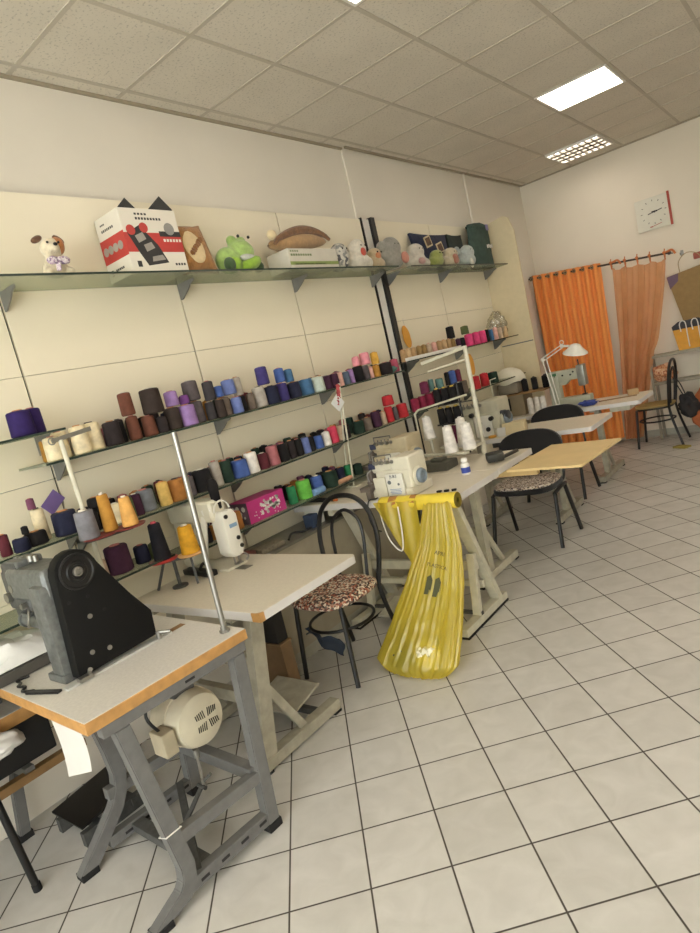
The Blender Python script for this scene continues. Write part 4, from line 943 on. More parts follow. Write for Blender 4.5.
tag(b.build('foot_attachment', mat('olive_grey_box', '4e4c42', rough=.55)), 'flat dark grey machine attachment lying on the table before the white cones', 'machine part')
# white cones on a stand
st = thing('thread_stand', 'cream floor-high pole thread stand holding white cones behind the overlock table', 'thread stand', (-2.05, 3.90, .8422))
b = MB(); b.tube([(-2.05, 3.96, .843), (-2.035, 3.955, 1.61)], .016, 12); b.build('pole', CREAM_METAL, st)
b = MB(); b.bar((-2.035, 3.955, 1.60), (-2.40, 3.955, 1.555), .02, .022, bev=.003); b.bar((-2.035, 3.955, 1.52), (-2.36, 3.955, 1.49), .008, .012); b.build('top_arm', CREAM_METAL, st, smooth=0)
b = MB(); b.bar((-2.40, 3.72, .925), (-2.00, 3.62, .925), .035, .016, bev=.003); b.bar((-2.38, 3.95, .925), (-2.0, 3.72, .925), .03, .014, bev=.003)
b.cyl((-2.05, 3.96, .8424), (-2.05, 3.96, .93), .02); b.bar((-2.05, 3.96, .925), (-2.05, 3.64, .925), .03, .014); b.bar((-2.2, 3.67, .92), (-2.2, 3.67, .843), .03, .02)
b.build('spool_arm', CREAM_METAL, st, smooth=0)
WT = thread_mat('snow', 'e6e0d8')
def wcone(x, y, z, lab, h=.19, r=.047): cone_of_thread((x, y, z), r, h, WT, lab, 'white thread cones on the tables', core=mat('cone_core_white', 'd8d4cc', rough=.5), cone=.32)
wcone(-2.13, 3.655, .9335, 'front white thread cone on the stand, nearest the glue bottle side')
wcone(-2.02, 3.71, .9335, 'right-hand white thread cone beside the cream pole', h=.185)
wcone(-2.175, 3.93, .9335, 'white thread cone at the back of the stand, rising above the other two', h=.20)
b = MB(); b.cyl((-2.445, 3.93, .8424), (-2.445, 3.93, 1.0), .012); b.lathe([(0, 1.0), (.05, 1.0), (.054, 1.008), (0, 1.006)], 18, Matrix.Translation((-2.445, 3.93, 0))); b.lathe([(0, .8424), (.04, .8424), (.04, .852), (0, .856)], 18, Matrix.Translation((-2.445, 3.93, 0)))
ss = b.build('cone_stand', CREAM_METAL); tag(ss, 'single cream spool pin with a plate right of the beige overlock', 'thread stand')
wcone(-2.445, 3.93, 1.0085, 'lone white thread cone between the beige overlock and the burgundy spools', h=.17, r=.045)
b = MB(); b.tube(smooth_path([(-2.56, 3.97, .843), (-2.56, 3.97, 1.17), (-2.555, 3.97, 1.20), (-2.52, 3.97, 1.225), (-2.48, 3.97, 1.23), (-2.10, 3.96, 1.275)], 5), .0075, 10)
tag(b.build('bent_wire_guide', CREAM_METAL), 'bent cream thread guide tube arching behind the white cones', 'thread guide')
# ribboned double rod
rr_ = thing('thread_stand', 'pair of thin pale thread rods tied with red ribbon above the overlock tables', 'thread stand', (-2.74, 3.3, .8422))
b = MB(); b.tube([(-2.66, 3.30, 1.56), (-2.70, 3.30, 1.2), (-2.745, 3.30, .843)], .006); b.tube([(-2.675, 3.31, 1.56), (-2.74, 3.31, 1.2), (-2.80, 3.31, .843)], .006); b.bar((-2.80, 3.30, .847), (-2.70, 3.30, .847), .05, .009)
b.build('rod', CREAM_METAL, rr_)
b = MB()
for i in range(7): b.blob((-2.672-.004*i, 3.293, 1.545 - .02*i), (.016, .012, .014), .5, 9, 2, seed=i)
b.build('ribbon', mat('red_ribbon', 'a84848', rough=.8, vary=.3), rr_)
M = frame((-2.70, 3.285, 1.435), (.75, 0, .66), (-.66, 0, .75))
pn = MB(); t = bmesh.new(); bmesh.ops.create_cube(t, size=1); bmesh.ops.scale(t, vec=(.085, .085, .0015), verts=t.verts); pn._add(t, M)
pn.build('paper_tag', PAPER, rr_, smooth=0)
# black spools with yellow tops standing on a rack behind
rk = thing('spool_rack', 'dark wire rack of black spools between the shelves and the white cones', 'rack', (-2.30, 4.0, .8422))
b = MB()
for z in (1.09, 1.235): b.box((-2.30, 4.025, z-.006), (.20, .07, .008))
for x in (-2.39, -2.21): b.tube([(x, 4.05, .843), (x, 4.05, 1.37)], .006)
b.build('frame', BLACK_METAL, rk, smooth=0)
for z in (1.0885, 1.2335):
    for i, x in enumerate((-2.365, -2.30, -2.235)):
        t = thing('thread_spool', f'{["left", "middle", "right"][i]} black spool with yellow cap, {"upper" if z > 1.2 else "lower"} tier of the dark rack', 'thread spool', (x, 4.02, z), group='black spools on the dark rack')
        MB().lathe([(.026, 0), (.029, .01), (.027, .11), (.02, .115), (0, .115)], 14).build('thread', thread_mat('black', '242222'), t, local=True)
        MB().lathe([(.014, .1152), (.013, .124), (0, .124)], 10).build('core', mat('core_yellow', 'c8a83c', rough=.5), t, local=True)
# glue bottle and small things
gb = thing('glue_bottle', 'small white bottle with a blue label on the overlock table', 'bottle', (-1.89, 3.36, .8424))
MB().lathe([(.026, 0), (.028, .004), (.028, .062), (.022, .072), (.014, .075), (.014, .08), (0, .08)], 20).build('body', WHITE_PLASTIC, gb, local=True)
MB().lathe([(.0284, .012), (.0286, .014), (.0286, .045), (.0284, .047)], 20).build('label_band', mat('cobalt_label', '3448a0', rough=.5), gb, local=True)
MB().lathe([(.020, .0802), (.020, .10), (.016, .104), (0, .104)], 16).build('cap', WHITE_PLASTIC, gb, local=True)
b = MB(); b.box((-1.80, 3.60, .885), (.11, .07, .055), rot=Matrix.Rotation(R(35), 4, 'Z') @ Matrix.Rotation(R(12), 4, 'X'), bev=.012); b.bar((-1.77, 3.62, .868), (-1.735, 3.80, .872), .026, .02, bev=.005)
tag(b.build('label_gun', mat('dark_olive_tool', '2e2e2a', rough=.5)), 'dark handheld gun-shaped tool lying between the glue bottle and the plywood board', 'tool')
for k, w_ in enumerate(('left', 'middle', 'right')):
    tag(MB().box((-1.86 + .045*k, 2.96+.006*k, .8487), (.028, .018, .012), rot=R(10*k), bev=.003).build('black_clip', BLACK_PLASTIC), f'tiny black clip on the table edge behind the yellow roll, {w_} one of three', 'clip', 'black clips on the table edge')
MB().box((-1.7135, 3.47, .822), (.003, .07, .034)).build('paper_label', PAPER, t3b, smooth=0)

# ------------------------------------------------------------------ office visitor chairs with oval black backs
BLACK_FAB = mat('black_upholstery', '1d1c1d', rough=.95, vary=.15, sheen=.2)
SPOT = mat_pattern('speckled_cover', ['b8a898', '4a3a36', 'd0c4b4', '8a7468', 'c0b0a0', '5a4a44', 'd8ccc0'], 110)
def visitor(label, loc, rz, cover):
    t = thing('visitor_chair', label, 'chair', loc, rz, 'black visitor chairs at the tables')
    for sx in (-1, 1):
        MB().tube([(sx*.25, -.12, .40), (sx*.27, -.215, .012)], .0145, 10, sy=1.3).build('leg', BLACK_METAL, t, local=True)
        MB().tube([(sx*.25, .10, .40), (sx*.27, .225, .012)], .0145, 10, sy=1.3).build('leg', BLACK_METAL, t, local=True)
        MB().tube(smooth_path([(sx*.25, -.13, .405), (sx*.255, 0, .425), (sx*.25, .12, .42)], 4), .0145, 10).build('side_rail', BLACK_METAL, t, local=True)
        MB().tube(smooth_path([(sx*.20, .10, .415), (sx*.21, .22, .45), (sx*.20, .245, .56), (sx*.16, .245, .66)], 5), .011, 8).build('back_bracket', BLACK_METAL, t, local=True)
    def se(r, s, n, p): 
        o = []
        for k in range(n):
            a = 2*PI*k/n; c, q = math.cos(a), math.sin(a)
            o.append((r*math.copysign(abs(c)**(2/p), c), s*math.copysign(abs(q)**(2/p), q)))
        return o
    MB().prism(se(.245, .225, 36, 3.2), Matrix.Translation((0, 0, .425)), .045, bev=.015).build('seat', BLACK_FAB, t, local=True)
    if cover: 
        MB().prism(se(.24, .22, 36, 3.0), Matrix.Translation((0, 0, .468)), .022, bev=.009).build('seat_cover', cover, t, local=True)
    b = MB()
    poly = se(.262, .145, 40, 2.7)
    
    b.prism(poly, frame((0, .255, .70), (1, 0, 0), (0, .12, 1)), .04, bev=.016)
    for v in b.bm.verts: v.co.y -= 1.0*(v.co.x**2)*.9
    b.build('backrest', BLACK_FAB, t, local=True)
    return t
visitor('black chair with speckled seat cover, partly under the plywood board', (-2.02, 4.49, 0), 0, SPOT)
visitor('black chair standing between the fourth table and the lamp table', (-2.235, 5.735, 0), 0, None)

# ------------------------------------------------------------------ fourth table
t4 = thing('sewing_table', 'fourth machine table from the camera, pale top behind the first visitor chair', 'sewing table', (-2.3, 5.2, 0))
slab(-2.93, -1.59, 4.87, 5.48, .78, .036, .03).build('tabletop', EDGE_WHITE, t4)
slab(-2.927, -1.593, 4.873, 5.477, .7822, .0022, .028).build('laminate', LAMINATE2, t4)
for x in (-1.98, -2.66): tstand(t4, x, 4.86, 5.42, 5.08, .743, BEIGE_METAL, 5.28, .07)
MB().ext(-2.66, -1.98, 5.12, 5.16, .30, .36, bev=.004).build('cross_rail', BEIGE_METAL, t4, smooth=0)
b = MB(); b.ext(-2.5, -2.1, 5.0, 5.35, .68, .743); b.build('oil_pan', DARK_GREY, t4, smooth=0)
m4 = thing('overlock_machine', 'pale machine with black knobs on the fourth table under the white dust cover', 'overlock machine', (-2.62, 5.12, .7822))
body4 = overlock(m4, mat('greenish_cream_enamel', 'bdb8a2', rough=.4, vary=.06), (-2.60, 5.12, .7824), 1.32, False)
for x, z in ((-2.62, 1.0), (-2.55, .92), (-2.48, .86), (-2.66, .85), (-2.44, .95)): MB().cyl((x, 4.965, z), (x, 4.935, z), .02, 14).build('knob', BLACK_PLASTIC, body4)
b = MB(); b.box((-2.40, 5.06, .95), (.11, .08, .09), bev=.02); b.cyl((-2.34, 5.06, .95), (-2.32, 5.06, .95), .04, 18); b.build('drive_motor', mat('graphite', '3c3c40', rough=.5, vary=.3, scale=60), body4)
b = MB(); b.tube([(-2.50, 5.2, 1.08), (-2.50, 5.2, 1.26)], .004); b.tube([(-2.50, 5.2, 1.26), (-2.44, 5.2, 1.27)], .004); b.build('thread_wire', CREAM_METAL, body4)
tag(MB().box((-2.29, 5.06, .832), (.19, .13, .098), rot=R(12), bev=.003).build('small_carton', mat('pale_carton', 'd0bf98', rough=.85, vary=.05), smooth=0), 'small pale carton on the fourth table beside the machine', 'box')
tag(MB().box((-2.36, 4.93, .822), (.075, .004, .078), rot=Matrix.Rotation(R(-14), 4, 'X')).build('paper_note', PAPER, smooth=0), 'little white paper note leaning in front of the small carton', 'paper')
b = MB(); b.lathe([(0, .7825), (.035, .7825), (.035, .80), (.02, .805), (0, .805)], 16, Matrix.Translation((-2.46, 4.95, 0)))
tag(b.build('tape_roll', mat('amber_tape', 'c08a30', rough=.4)), 'small amber tape roll on the fourth table left of the paper note', 'tape')
tag(MB().blob((-2.71, 4.98, .80), (.05, .03, .018), .4, 9, 3).build('cloth_scrap', mat('violet_scrap', '4a4466', rough=.9, vary=.3)), 'violet grey cloth scrap at the left of the fourth table machine', 'cloth')
# thread cones with olive and maroon colours beside that machine
cone_of_thread((-2.78, 4.93, .7823), .05, .17, thread_mat('maroon', SPOOL_COL['maroon']), 'maroon thread cone on the fourth table left of the machine', 'loose cones on the fourth table', cone=.15)
cone_of_thread((-2.86, 5.12, .7823), .05, .25, thread_mat('olivegold', '8a7c40'), 'olive yellow tall thread cone on the fourth table behind the maroon cone', 'loose cones on the fourth table', cone=.15)
# machine under a white dust cover on the fourth table rear / lamp table
t5 = thing('sewing_table', 'lamp table at the far end before the orange curtain', 'sewing table', (-2.2, 6.3, 0))
slab(-2.93, -1.505, 6.03, 6.60, .77, .036, .03).build('tabletop', EDGE_WHITE, t5)
slab(-2.927, -1.508, 6.033, 6.597, .7722, .0022, .028).build('laminate', LAMINATE2, t5)
for x in (-1.97, -2.72): tstand(t5, x, 6.08, 6.80, 6.30, .733, BEIGE_METAL, 6.55, .07)
MB().ext(-2.72, -1.97, 6.34, 6.38, .30, .36, bev=.004).build('cross_rail', BEIGE_METAL, t5, smooth=0)
MB().ext(-1.80, -1.62, 6.12, 6.42, .68, .733).build('drawer', CREAM_METAL, t5, smooth=0)
cbx = thing('thread_cabinet', 'small taupe box cabinet on the lamp table under the white dust cover', 'box', (-2.80, 6.30, .7722))
MB().ext(-2.93, -2.64, 6.17, 6.42, .7723, .99, bev=.004).build('body', mat('taupe_board', '8a7c64', rough=.7, vary=.08), cbx, smooth=0)
MB().box((-2.80, 6.1685, .90), (.022, .003, .13)).build('slot', BLACK_PLASTIC, cbx, smooth=0)
MB().ext(-2.94, -2.40, 6.15, 6.43, .99, 1.004, bev=.002).build('top_board', PINE, cbx, smooth=0)
b = MB(); b.ext(-2.43, -2.40, 6.40, 6.43, .7723, .99); b.build('leg', PINE, cbx, smooth=0)
pm = thing('covered_machine', 'sewing machine hidden under a white dust cover at the end of the thread shelves', 'machine', (-2.80, 6.30, 1.004))
b = MB(); b.ext(-2.93, -2.70, 6.22, 6.38, 1.0045, 1.12, bev=.02); b.build('machine_body', mat('grey_beige_body', '8a8070', rough=.5), pm)
def cap(u, v):
    a = 2*PI*u; q = min(1, v); r = math.sin(q*PI/2)
    return Vector((-2.81 + .17*r*math.cos(a)*(1+.05*math.sin(5*a)), 6.30 + .115*r*math.sin(a)*(1+.06*math.sin(4*a+1)), 1.125 + .155*math.cos(q*PI/2)**.7 - .02*max(0, math.sin(3*a))*q))
MB().grid(cap, 40, 14, 0, closed_u=True).build('dust_cover', mat('white_dust_cover', 'd8d0bc', rough=.9, vary=.05), pm, smooth=80)
for x, y, lab in ((-2.635, 6.26, 'black thread spool on the taupe cabinet beside the dust cover'), (-2.545, 6.30, 'black thread spool standing in the middle of the brown board on the lamp table'), (-2.43, 6.30, 'black thread spool at the right end of the brown board beside the lamp')):
    t = thing('thread_spool', lab, 'thread spool', (x, y, 1.0045), group='black spools on the brown board')
    MB().lathe([(.026, 0), (.032, .01), (.031, .12), (.02, .128), (0, .128)], 14).build('thread', thread_mat('black', '242222'), t, local=True)
    MB().lathe([(.012, .1282), (.011, .136), (0, .136)], 10).build('core', CORE[3], t, local=True)
for x, lab in ((-2.58, 'left one of three white thread cones under the brown board'), (-2.51, 'middle one of three white thread cones under the brown board'), (-2.445, 'right one of three white thread cones under the brown board')):
    cone_of_thread((x, 6.18, .7723), .034, .17, WT, lab, 'white thread cones on the lamp table', core=CORE[2], cone=.15)
# long arm machine
m5 = thing('sewing_machine', 'pale long-arm sewing machine on the lamp table under the white work lamp', 'sewing machine', (-2.22, 6.38, .7722))
M5 = mat('grey_green_enamel', 'b4b4a0', rough=.4, vary=.06)
b = MB(); b.ext(-2.42, -2.02, 6.33, 6.44, .7723, .86, bev=.012); b.ext(-2.42, -2.31, 6.33, 6.44, .84, 1.14, bev=.02); b.ext(-2.42, -2.07, 6.34, 6.43, 1.03, 1.14, bev=.02); b.prism([(-.08, 0), (.08, 0), (.02, -.05), (-.08, -.05)], frame((-2.27, 6.43, 1.04), (1, 0, 0), (0, 0, 1)), .08)
b.build('body', M5, m5)
b = MB(); b.ext(-2.12, -2.045, 6.335, 6.435, .955, 1.165, bev=.012); b.build('head', mat('steel_face', '96968e', rough=.35, metal=.4), m5)
b = MB(); b.tube([(-2.08, 6.385, .96), (-2.08, 6.385, .868)], .007); b.box((-2.085, 6.38, .868), (.04, .05, .01)); b.build('needle_bar', BLACK_METAL, m5)
MB().tube([(-2.10, 6.385, 1.15), (-2.10, 6.385, 1.22)], .006).build('top_pin', BLACK_METAL, m5)
for x, z in ((-2.34, 1.09), (-2.26, 1.09), (-2.18, 1.085), (-2.15, 1.11)): MB().cyl((x, 6.345, z), (x, 6.33, z), .009, 10).build('screw', BLACK_PLASTIC, m5)
MB().box((-2.35, 6.33, 1.11), (.06, .003, .025)).build('green_badge', mat('green_badge', '4a7a50', rough=.5), m5, smooth=0)
b = MB(); b.cyl((-2.42, 6.385, 1.08), (-2.46, 6.385, 1.08), .06, 24); b.build('handwheel', BLACK_PLASTIC, m5)
# swing arm lamp
lp = thing('desk_lamp', 'white swing-arm work lamp clamped to the lamp table', 'lamp', (-2.34, 6.24, .7722))
LW = WHITE_EN
b = MB(); b.cyl((-2.36, 6.24, .7722), (-2.36, 6.24, .82), .022, 14); b.ext(-2.39, -2.33, 6.21, 6.27, .7722, .785, bev=.003); b.build('clamp', LW, lp)
b = MB()
for dx in (-.012, .022): b.tube([(-2.36+dx, 6.24, .82), (-2.415+dx*1.2, 6.24, 1.285)], .0055)
b.tube([(-2.375, 6.24, .83), (-2.39, 6.24, 1.0)], .0075)
b.build('lower_arm', LW, lp)
MB().cyl((-2.425, 6.225, 1.29), (-2.425, 6.255, 1.29), .02, 12).build('joint', LW, lp); MB().cyl((-2.21, 6.225, 1.385), (-2.21, 6.255, 1.385), .018, 12).build('joint', LW, lp)
b = MB()
for dz in (-.016, .016): b.tube([(-2.425, 6.24, 1.29+dz), (-2.21, 6.24, 1.385+dz)], .0055)
b.tube(arc((-2.21, 6.24, 1.42), .02, 0, 2*PI, 10)[:-1], .004, 6, closed=True)
b.build('upper_arm', LW, lp)
M = Matrix.Translation((-2.09, 6.22, 1.30)) @ Matrix.Rotation(R(14), 4, 'Y') @ Matrix.Rotation(R(8), 4, 'X')
b = MB(); b.lathe([(.02, .085), (.045, .075), (.07, .04), (.115, .0), (.118, -.008), (.112, -.006), (.066, .034), (.04, .066), (0, .07)], 28, M); b.tube([(-2.21, 6.24, 1.385), (-2.14, 6.225, 1.37)], .012)
b.build('lamp_shade', LW, lp)
b = MB(); b.lathe([(0, .02), (.03, .022), (.04, .035), (.03, .055), (0, .06)], 16, M); b.build('bulb', WHITE_PLASTIC, lp)
lp.location.x += .035
tag(MB().blob((-1.99, 6.14, .80), (.085, .05, .027), .5, 9, 4, seed=3).build('cloth_scrap', mat('cobalt_cloth', '3c4a90', rough=.9, vary=.3)), 'cobalt blue cloth scrap on the lamp table before the machine', 'cloth')
tag(MB().bar((-1.94, 6.30, .7775), (-1.60, 6.36, .7775), .03, .008).build('wooden_ruler', PINE, smooth=0), 'dark wooden ruler lying along the right end of the lamp table', 'ruler')
b = MB(); b.box((-1.66, 6.47, .80), (.10, .05, .055), rot=R(20), bev=.004)
tag(b.build('wood_block', mat('pale_wood_block', 'b0936a', rough=.7), smooth=0), 'pale wooden block standing at the rear of the lamp table', 'block')
b = MB()
for k, (x, w) in enumerate(((-2.28, .10), (-2.14, .06))): b.box((x, 6.16, .782), (w, .05, .018), bev=.006)
tag(b.build('pin_tray', DARK_GREY), 'small dark pin tray on the lamp table in front of the machine', 'tray')

# ------------------------------------------------------------------ curtains on the far side
rod = thing('curtain_rod', 'slanting metal curtain rod holding the orange and the peach curtain', 'curtain rod', (-2.25, 7.9, 2.1))
RZ = lambda x: 2.223 + (x + 3.037)*(2.075-2.223)/(3.037-1.435)
YC = 7.9
b = MB(); b.tube([(-3.02, YC, RZ(-3.02)), (-1.435, YC, RZ(-1.435))], .011, 10); b.build('rod', mat('bronze_rod', '4a4038', rough=.4, metal=.5), rod)
b = MB(); b.blob((-1.425, YC, RZ(-1.425)), (.022, .022, .022)); b.build('finial', mat('bronze_knob', '4a4038', rough=.4), rod)
b = MB()
for x in (-2.09, -1.44): b.tube([(x, YC, RZ(x)), (x, YF, RZ(x))], .007, 8)
b.cyl((-2.99, YC, RZ(-3.0)), (-2.994, YC, RZ(-3.0)), .028, 14)
b.build('wall_bracket', BLACK_METAL, rod)
ORANGE = mat('orange_curtain_fabric', 'f0964a', rough=.8, vary=.08, scale=60, sheen=.15)
def ocur(u, v):
    xt = -2.985 + .83*u; xb = -2.985 + .77*u
    x = xt*(1-v) + xb*v
    ph = 2*PI*8*u
    return Vector((x + .014*math.sin(2*ph)*(.4+v*.6), YC + (.036*math.cos(ph)*(1-.25*v) + .012*v*math.sin(3.1*u*PI*2+1)), (RZ(x)+.035)*(1-v) + .075*v))
oc = thing('curtain', 'opaque orange pleated curtain with metal eyelets left of the peach one', 'curtain', (-2.56, YC, .08))
MB().grid(ocur, 150, 24, .0016).build('fabric', ORANGE, oc, smooth=80)
eb = MB()
for k in range(8):
    u = (k + .25)/8; p = ocur(u, .018); x = p.x
    ring = [Vector((p.x, YC - .004, RZ(p.x))) + Vector((.020*math.cos(a)*.75, -.045, .022*math.sin(a))) for a in [2*PI*q/14 for q in range(14)]]
    eb.tube(ring, .006, 6, closed=True)
eb.build('eyelet', mat('brass_eyelet', '8a7c60', rough=.3, metal=.8), oc)
PEACH = mat_clear('peach_sheer', 'f4d4b4', gloss=.02, rough=.5, dif='ecb080', difw=.58)
def pcur(u, v):
    xl = -2.03 - .16*v; xr = -1.50*(1-v) + v*-1.50
    w = v
    xr = -1.47 - .24*min(1, v/.5)**1.2 - .30*max(0, (v-.45)/.55)
    x = xl + (xr-xl)*u
    ph = 2*PI*6*u
    return Vector((x + .01*math.sin(ph*1.5+v*2), YC - .0 + .03*math.cos(ph)*(.4+.6*v) + .012*math.sin(u*37+v*3)*v, (RZ(x)-.05 - .03*math.sin(PI*((u*4) % 1)))*(1-v) + .06*v))
pc = thing('curtain', 'sheer peach curtain tied to the rod with fabric loops, right of the orange one', 'curtain', (-1.8, YC, .06))
MB().grid(pcur, 110, 30, 0).build('fabric', PEACH, pc, smooth=80)
PB = mat('peach_tie', 'cc7a48', rough=.8)
for k in range(5):
    u = k/4; x = pcur(u, 0).x; z = RZ(x)
    b = MB(); b.tube([Vector((x, YC + .02*math.sin(a), z - .012 + .032*math.cos(a))) for a in [2*PI*q/12 for q in range(12)]], .006, 6, closed=True)
    b.blob((x, YC-.022, z+.012), (.018, .01, .016), .3, 8, 2); b.tube([(x, YC-.024, z+.01), (x+.012, YC-.03, z+.05)], .006); b.tube([(x, YC-.02, z), (x, YC-.006, z-.065)], .008)
    if k in (0, 4): 
        b.blob((x+.03, YC-.025, z+.012), (.035, .012, .012), .3, 8, 2); b.tube(smooth_path([(x+.03, YC-.03, z+.012), (x+.08, YC-.03, z+.02), (x+.11, YC-.03, z-.03)], 4), .012, 6)
    b.build('tie', PB, pc)

# ------------------------------------------------------------------ far wall: clock, bags, rack
ck = thing('wall_clock', 'square white wall clock with a red stripe down its right side', 'clock', (-1.56, YF-.02, 2.385))
MB().ext(-1.745, -1.385, YF-.03, YF, 2.385, 2.735, bev=.004).build('case', mat('clock_face', 'd6d2c2', rough=.5, vary=.03), ck, smooth=0)
MB().ext(-1.405, -1.38, YF-.036, YF-.029, 2.38, 2.745).build('red_stripe', mat('red_stripe', 'a8442e', rough=.5), ck, smooth=0)
b = MB(); yq = YF-.0315
b.bar((-1.62, yq, 2.56), (-1.47, yq, 2.585), .003, .009); b.bar((-1.58, yq, 2.575), (-1.52, yq, 2.575), .003, .016); b.cyl((-1.55, yq+.002, 2.573), (-1.55, yq-.003, 2.573), .012, 14)
b.build('hand', BLACK_PLASTIC, ck, smooth=0)
b = MB()
for k in range(12):
    a = 2*PI*k/12
    b.box((-1.56 + .125*math.sin(a), yq+.0005, 2.573 + .125*math.cos(a)), (.007, .002, .018), rot=Matrix.Rotation(a, 4, 'Y'))
b.build('hour_mark', mat('grey_mark', '6a665c', rough=.6), ck, smooth=0)
b = MB(); b.bar((-1.61, yq, 2.415), (-1.49, yq, 2.435), .002, .006); b.box((-1.60, yq, 2.417), (.03, .002, .012))
b.build('red_lettering_bar', mat('red_print', 'b05848', rough=.6), ck, smooth=0)
kb = thing('paper_bag', 'large brown paper shopping bag hanging tilted on the far wall', 'shopping bag', (-1.22, 8.05, 1.3))
KM = Matrix.Translation((-1.22, 8.06, 1.58)) @ Matrix.Rotation(R(-8), 4, 'Y')
b = MB(); b.prism([(-.22, -.28), (.22, -.28), (.25, .28), (-.25, .28)], KM @ frame((0, .07, 0), (1, 0, 0), (0, 0, 1)), .13, bev=.006)
b.build('body', mat('kraft_paper', '94794f', rough=.9, vary=.1, bump=.2, bscale=12), kb, smooth=20)
b = MB(); b.prism([(-.249, .14), (-.15, .20), (-.13, .279), (-.249, .279)], KM @ frame((0, -.0605, 0), (1, 0, 0), (0, 0, 1)), .002); b.build('violet_print', mat('violet_print', '6a5668', rough=.8), kb, smooth=0)
b = MB(); b.tube([KM @ Vector(q) for q in smooth_path([(-.12, 0, .28), (-.10, 0, .40), (0, 0, .46), (.10, 0, .40), (.12, 0, .28)], 5)], .005, 6); b.build('handle', mat('kraft_handle', 'b09a74', rough=.9), kb)
b = MB(); b.tube([(-1.345, YF, 2.045), (-1.345, 8.06, 2.03), (-1.345, 8.05, 2.05)], .006, 8); b.box((-1.345, YF-.004, 2.05), (.03, .008, .06), bev=.002)
tag(b.build('wall_hook', STEEL), 'small metal hook on the far wall that holds the brown paper bag', 'hook')
tag(MB().box((-1.18, YF-.015, 1.98), (.12, .03, .07), bev=.012).build('red_fixture', mat('dull_red_plastic', 'a85848', rough=.5)), 'small dull red fixture on the far wall above the paper bag at the photo edge', 'fixture')
# metal rack
rk = thing('metal_rack', 'low grey metal rail rack against the far wall under the bags', 'rack', (-1.1, 7.95, 0))
b = MB()
for z in (.975, .66): b.bar((-1.80, 7.93, z), (-.35, 7.93, z), .03, .03); b.bar((-1.80, 8.12, z), (-.35, 8.12, z), .02, .02)
for x in (-1.80, -1.24, -.37):
    b.bar((x, 7.93, 0), (x, 7.93, .99), .025, .025); b.bar((x, 8.12, 0), (x, 8.12, .99), .025, .025); b.bar((x, 7.93, .975), (x, 8.12, .975), .02, .02); b.bar((x, 7.93, .66), (x, 8.12, .66), .02, .02)
b.build('rail_frame', mat('rack_grey', '98907e', rough=.5, vary=.2), rk, smooth=0)
MB().ext(-1.79, -.38, 7.945, 8.105, .985, .992).build('shelf_plate', mat('rack_plate', 'b0a894', rough=.5), rk, smooth=0)
MB().ext(-1.79, -.38, 7.945, 8.105, .67, .677).build('shelf_plate', mat('rack_plate', 'b0a894', rough=.5), rk, smooth=0)
yb = thing('shopping_bag', 'yellow shopping bag with black top and white handles on the far rack', 'shopping bag', (-1.36, 8.03, .992))
b = MB(); b.prism([(-.13, 0), (.15, 0), (.19, .27), (-.17, .27)], frame((-1.36, 8.09, .9925), (1, 0, 0), (0, 0, 1)), .11, bev=.006); b.build('body', mat('yellow_bag_paper', 'd2962c', rough=.6, vary=.12), yb, smooth=0)
b = MB(); b.prism([(-.165, .235), (.187, .235), (.19, .275), (.10, .325), (-.10, .32), (-.17, .275)], frame((-1.36, 8.0925, .9925), (1, 0, 0), (0, 0, 1)), .116, bev=.004); b.build('black_flap', mat('charcoal_flap', '2c2a30', rough=.6), yb, smooth=0)
b = MB()
for x0 in (-1.44, -1.32): b.tube(smooth_path([(x0, 7.974, 1.20), (x0-.005, 7.965, 1.28), (x0+.02, 7.962, 1.315), (x0+.055, 7.965, 1.29), (x0+.06, 7.970, 1.14), (x0+.065, 7.972, 1.02)], 5), .006, 6)
b.build('handle', WHITE_PLASTIC, yb)
fp = MB().blob((-1.68, 8.0, .775), (.12, .07, .095), .5, 7, 4, seed=9)
tag(fp.build('netting_bundle', mat_pattern('peach_netting', ['c4845c', 'd8a47c', 'b06a48', 'e0b898'], 60)), 'bundle of peach netting on the low rack beside the bistro chair', 'fabric bundle')
tag(MB().blob((-1.22, 7.75, .28), (.17, .13, .28), .4, 6, 4, seed=2).build('fabric_heap', mat('terracotta_cloth', 'b86a40', rough=.9, vary=.2)), 'heap of terracotta orange cloth on the floor at the right edge under the rack', 'fabric heap')
# far bistro chair
bistro('dark bistro chair with tan seat pad at the far right before the peach curtain', (-1.745, 7.63, 0), R(-90), mat('tan_pad', '9a8450', rough=.8, vary=.1))
bb_ = MB().blob((-1.40, 7.58, .42), (.10, .09, .13), .35, 8, 4, seed=4)
bg = bb_.build('black_bag', mat('black_bag_cloth', '201e20', rough=.8, vary=.2))
tag(bg, 'black cloth bag hanging behind the far bistro chair back', 'bag')
MB().tube(smooth_path([(-1.43, 7.56, .52), (-1.50, 7.57, .70), (-1.515, 7.60, .74), (-1.47, 7.62, .68), (-1.42, 7.61, .52)], 5), .006, 6).build('strap', BLACK_PLASTIC, bg)

tag(MB().box((-1.49, 7.36, .012), (.16, .10, .022), rot=R(-30), bev=.006).build('folded_cloth', mat('olive_yellow_cloth', '9a8a40', rough=.9)), 'olive yellow folded cloth on the floor behind the far bistro chair', 'cloth')

# ------------------------------------------------------------------ things on the top glass shelf
ZT = 2.3455
def plush(name, parts, m, parent, vox=.007):
    b = MB()
    for c, r_, *rest in parts: b.blob(c, r_, .06, 10, 3, rot=rest[0] if rest else None, seed=len(parts))
    o = b.build(name, m, parent); return remesh(o, vox, 3)
def fur(name, h, v=.2): return mat(name, h, rough=1, vary=v, scale=35, bump=.5, bscale=120, sheen=.3)
EYE = mat('black_eye', '151414', rough=.2)
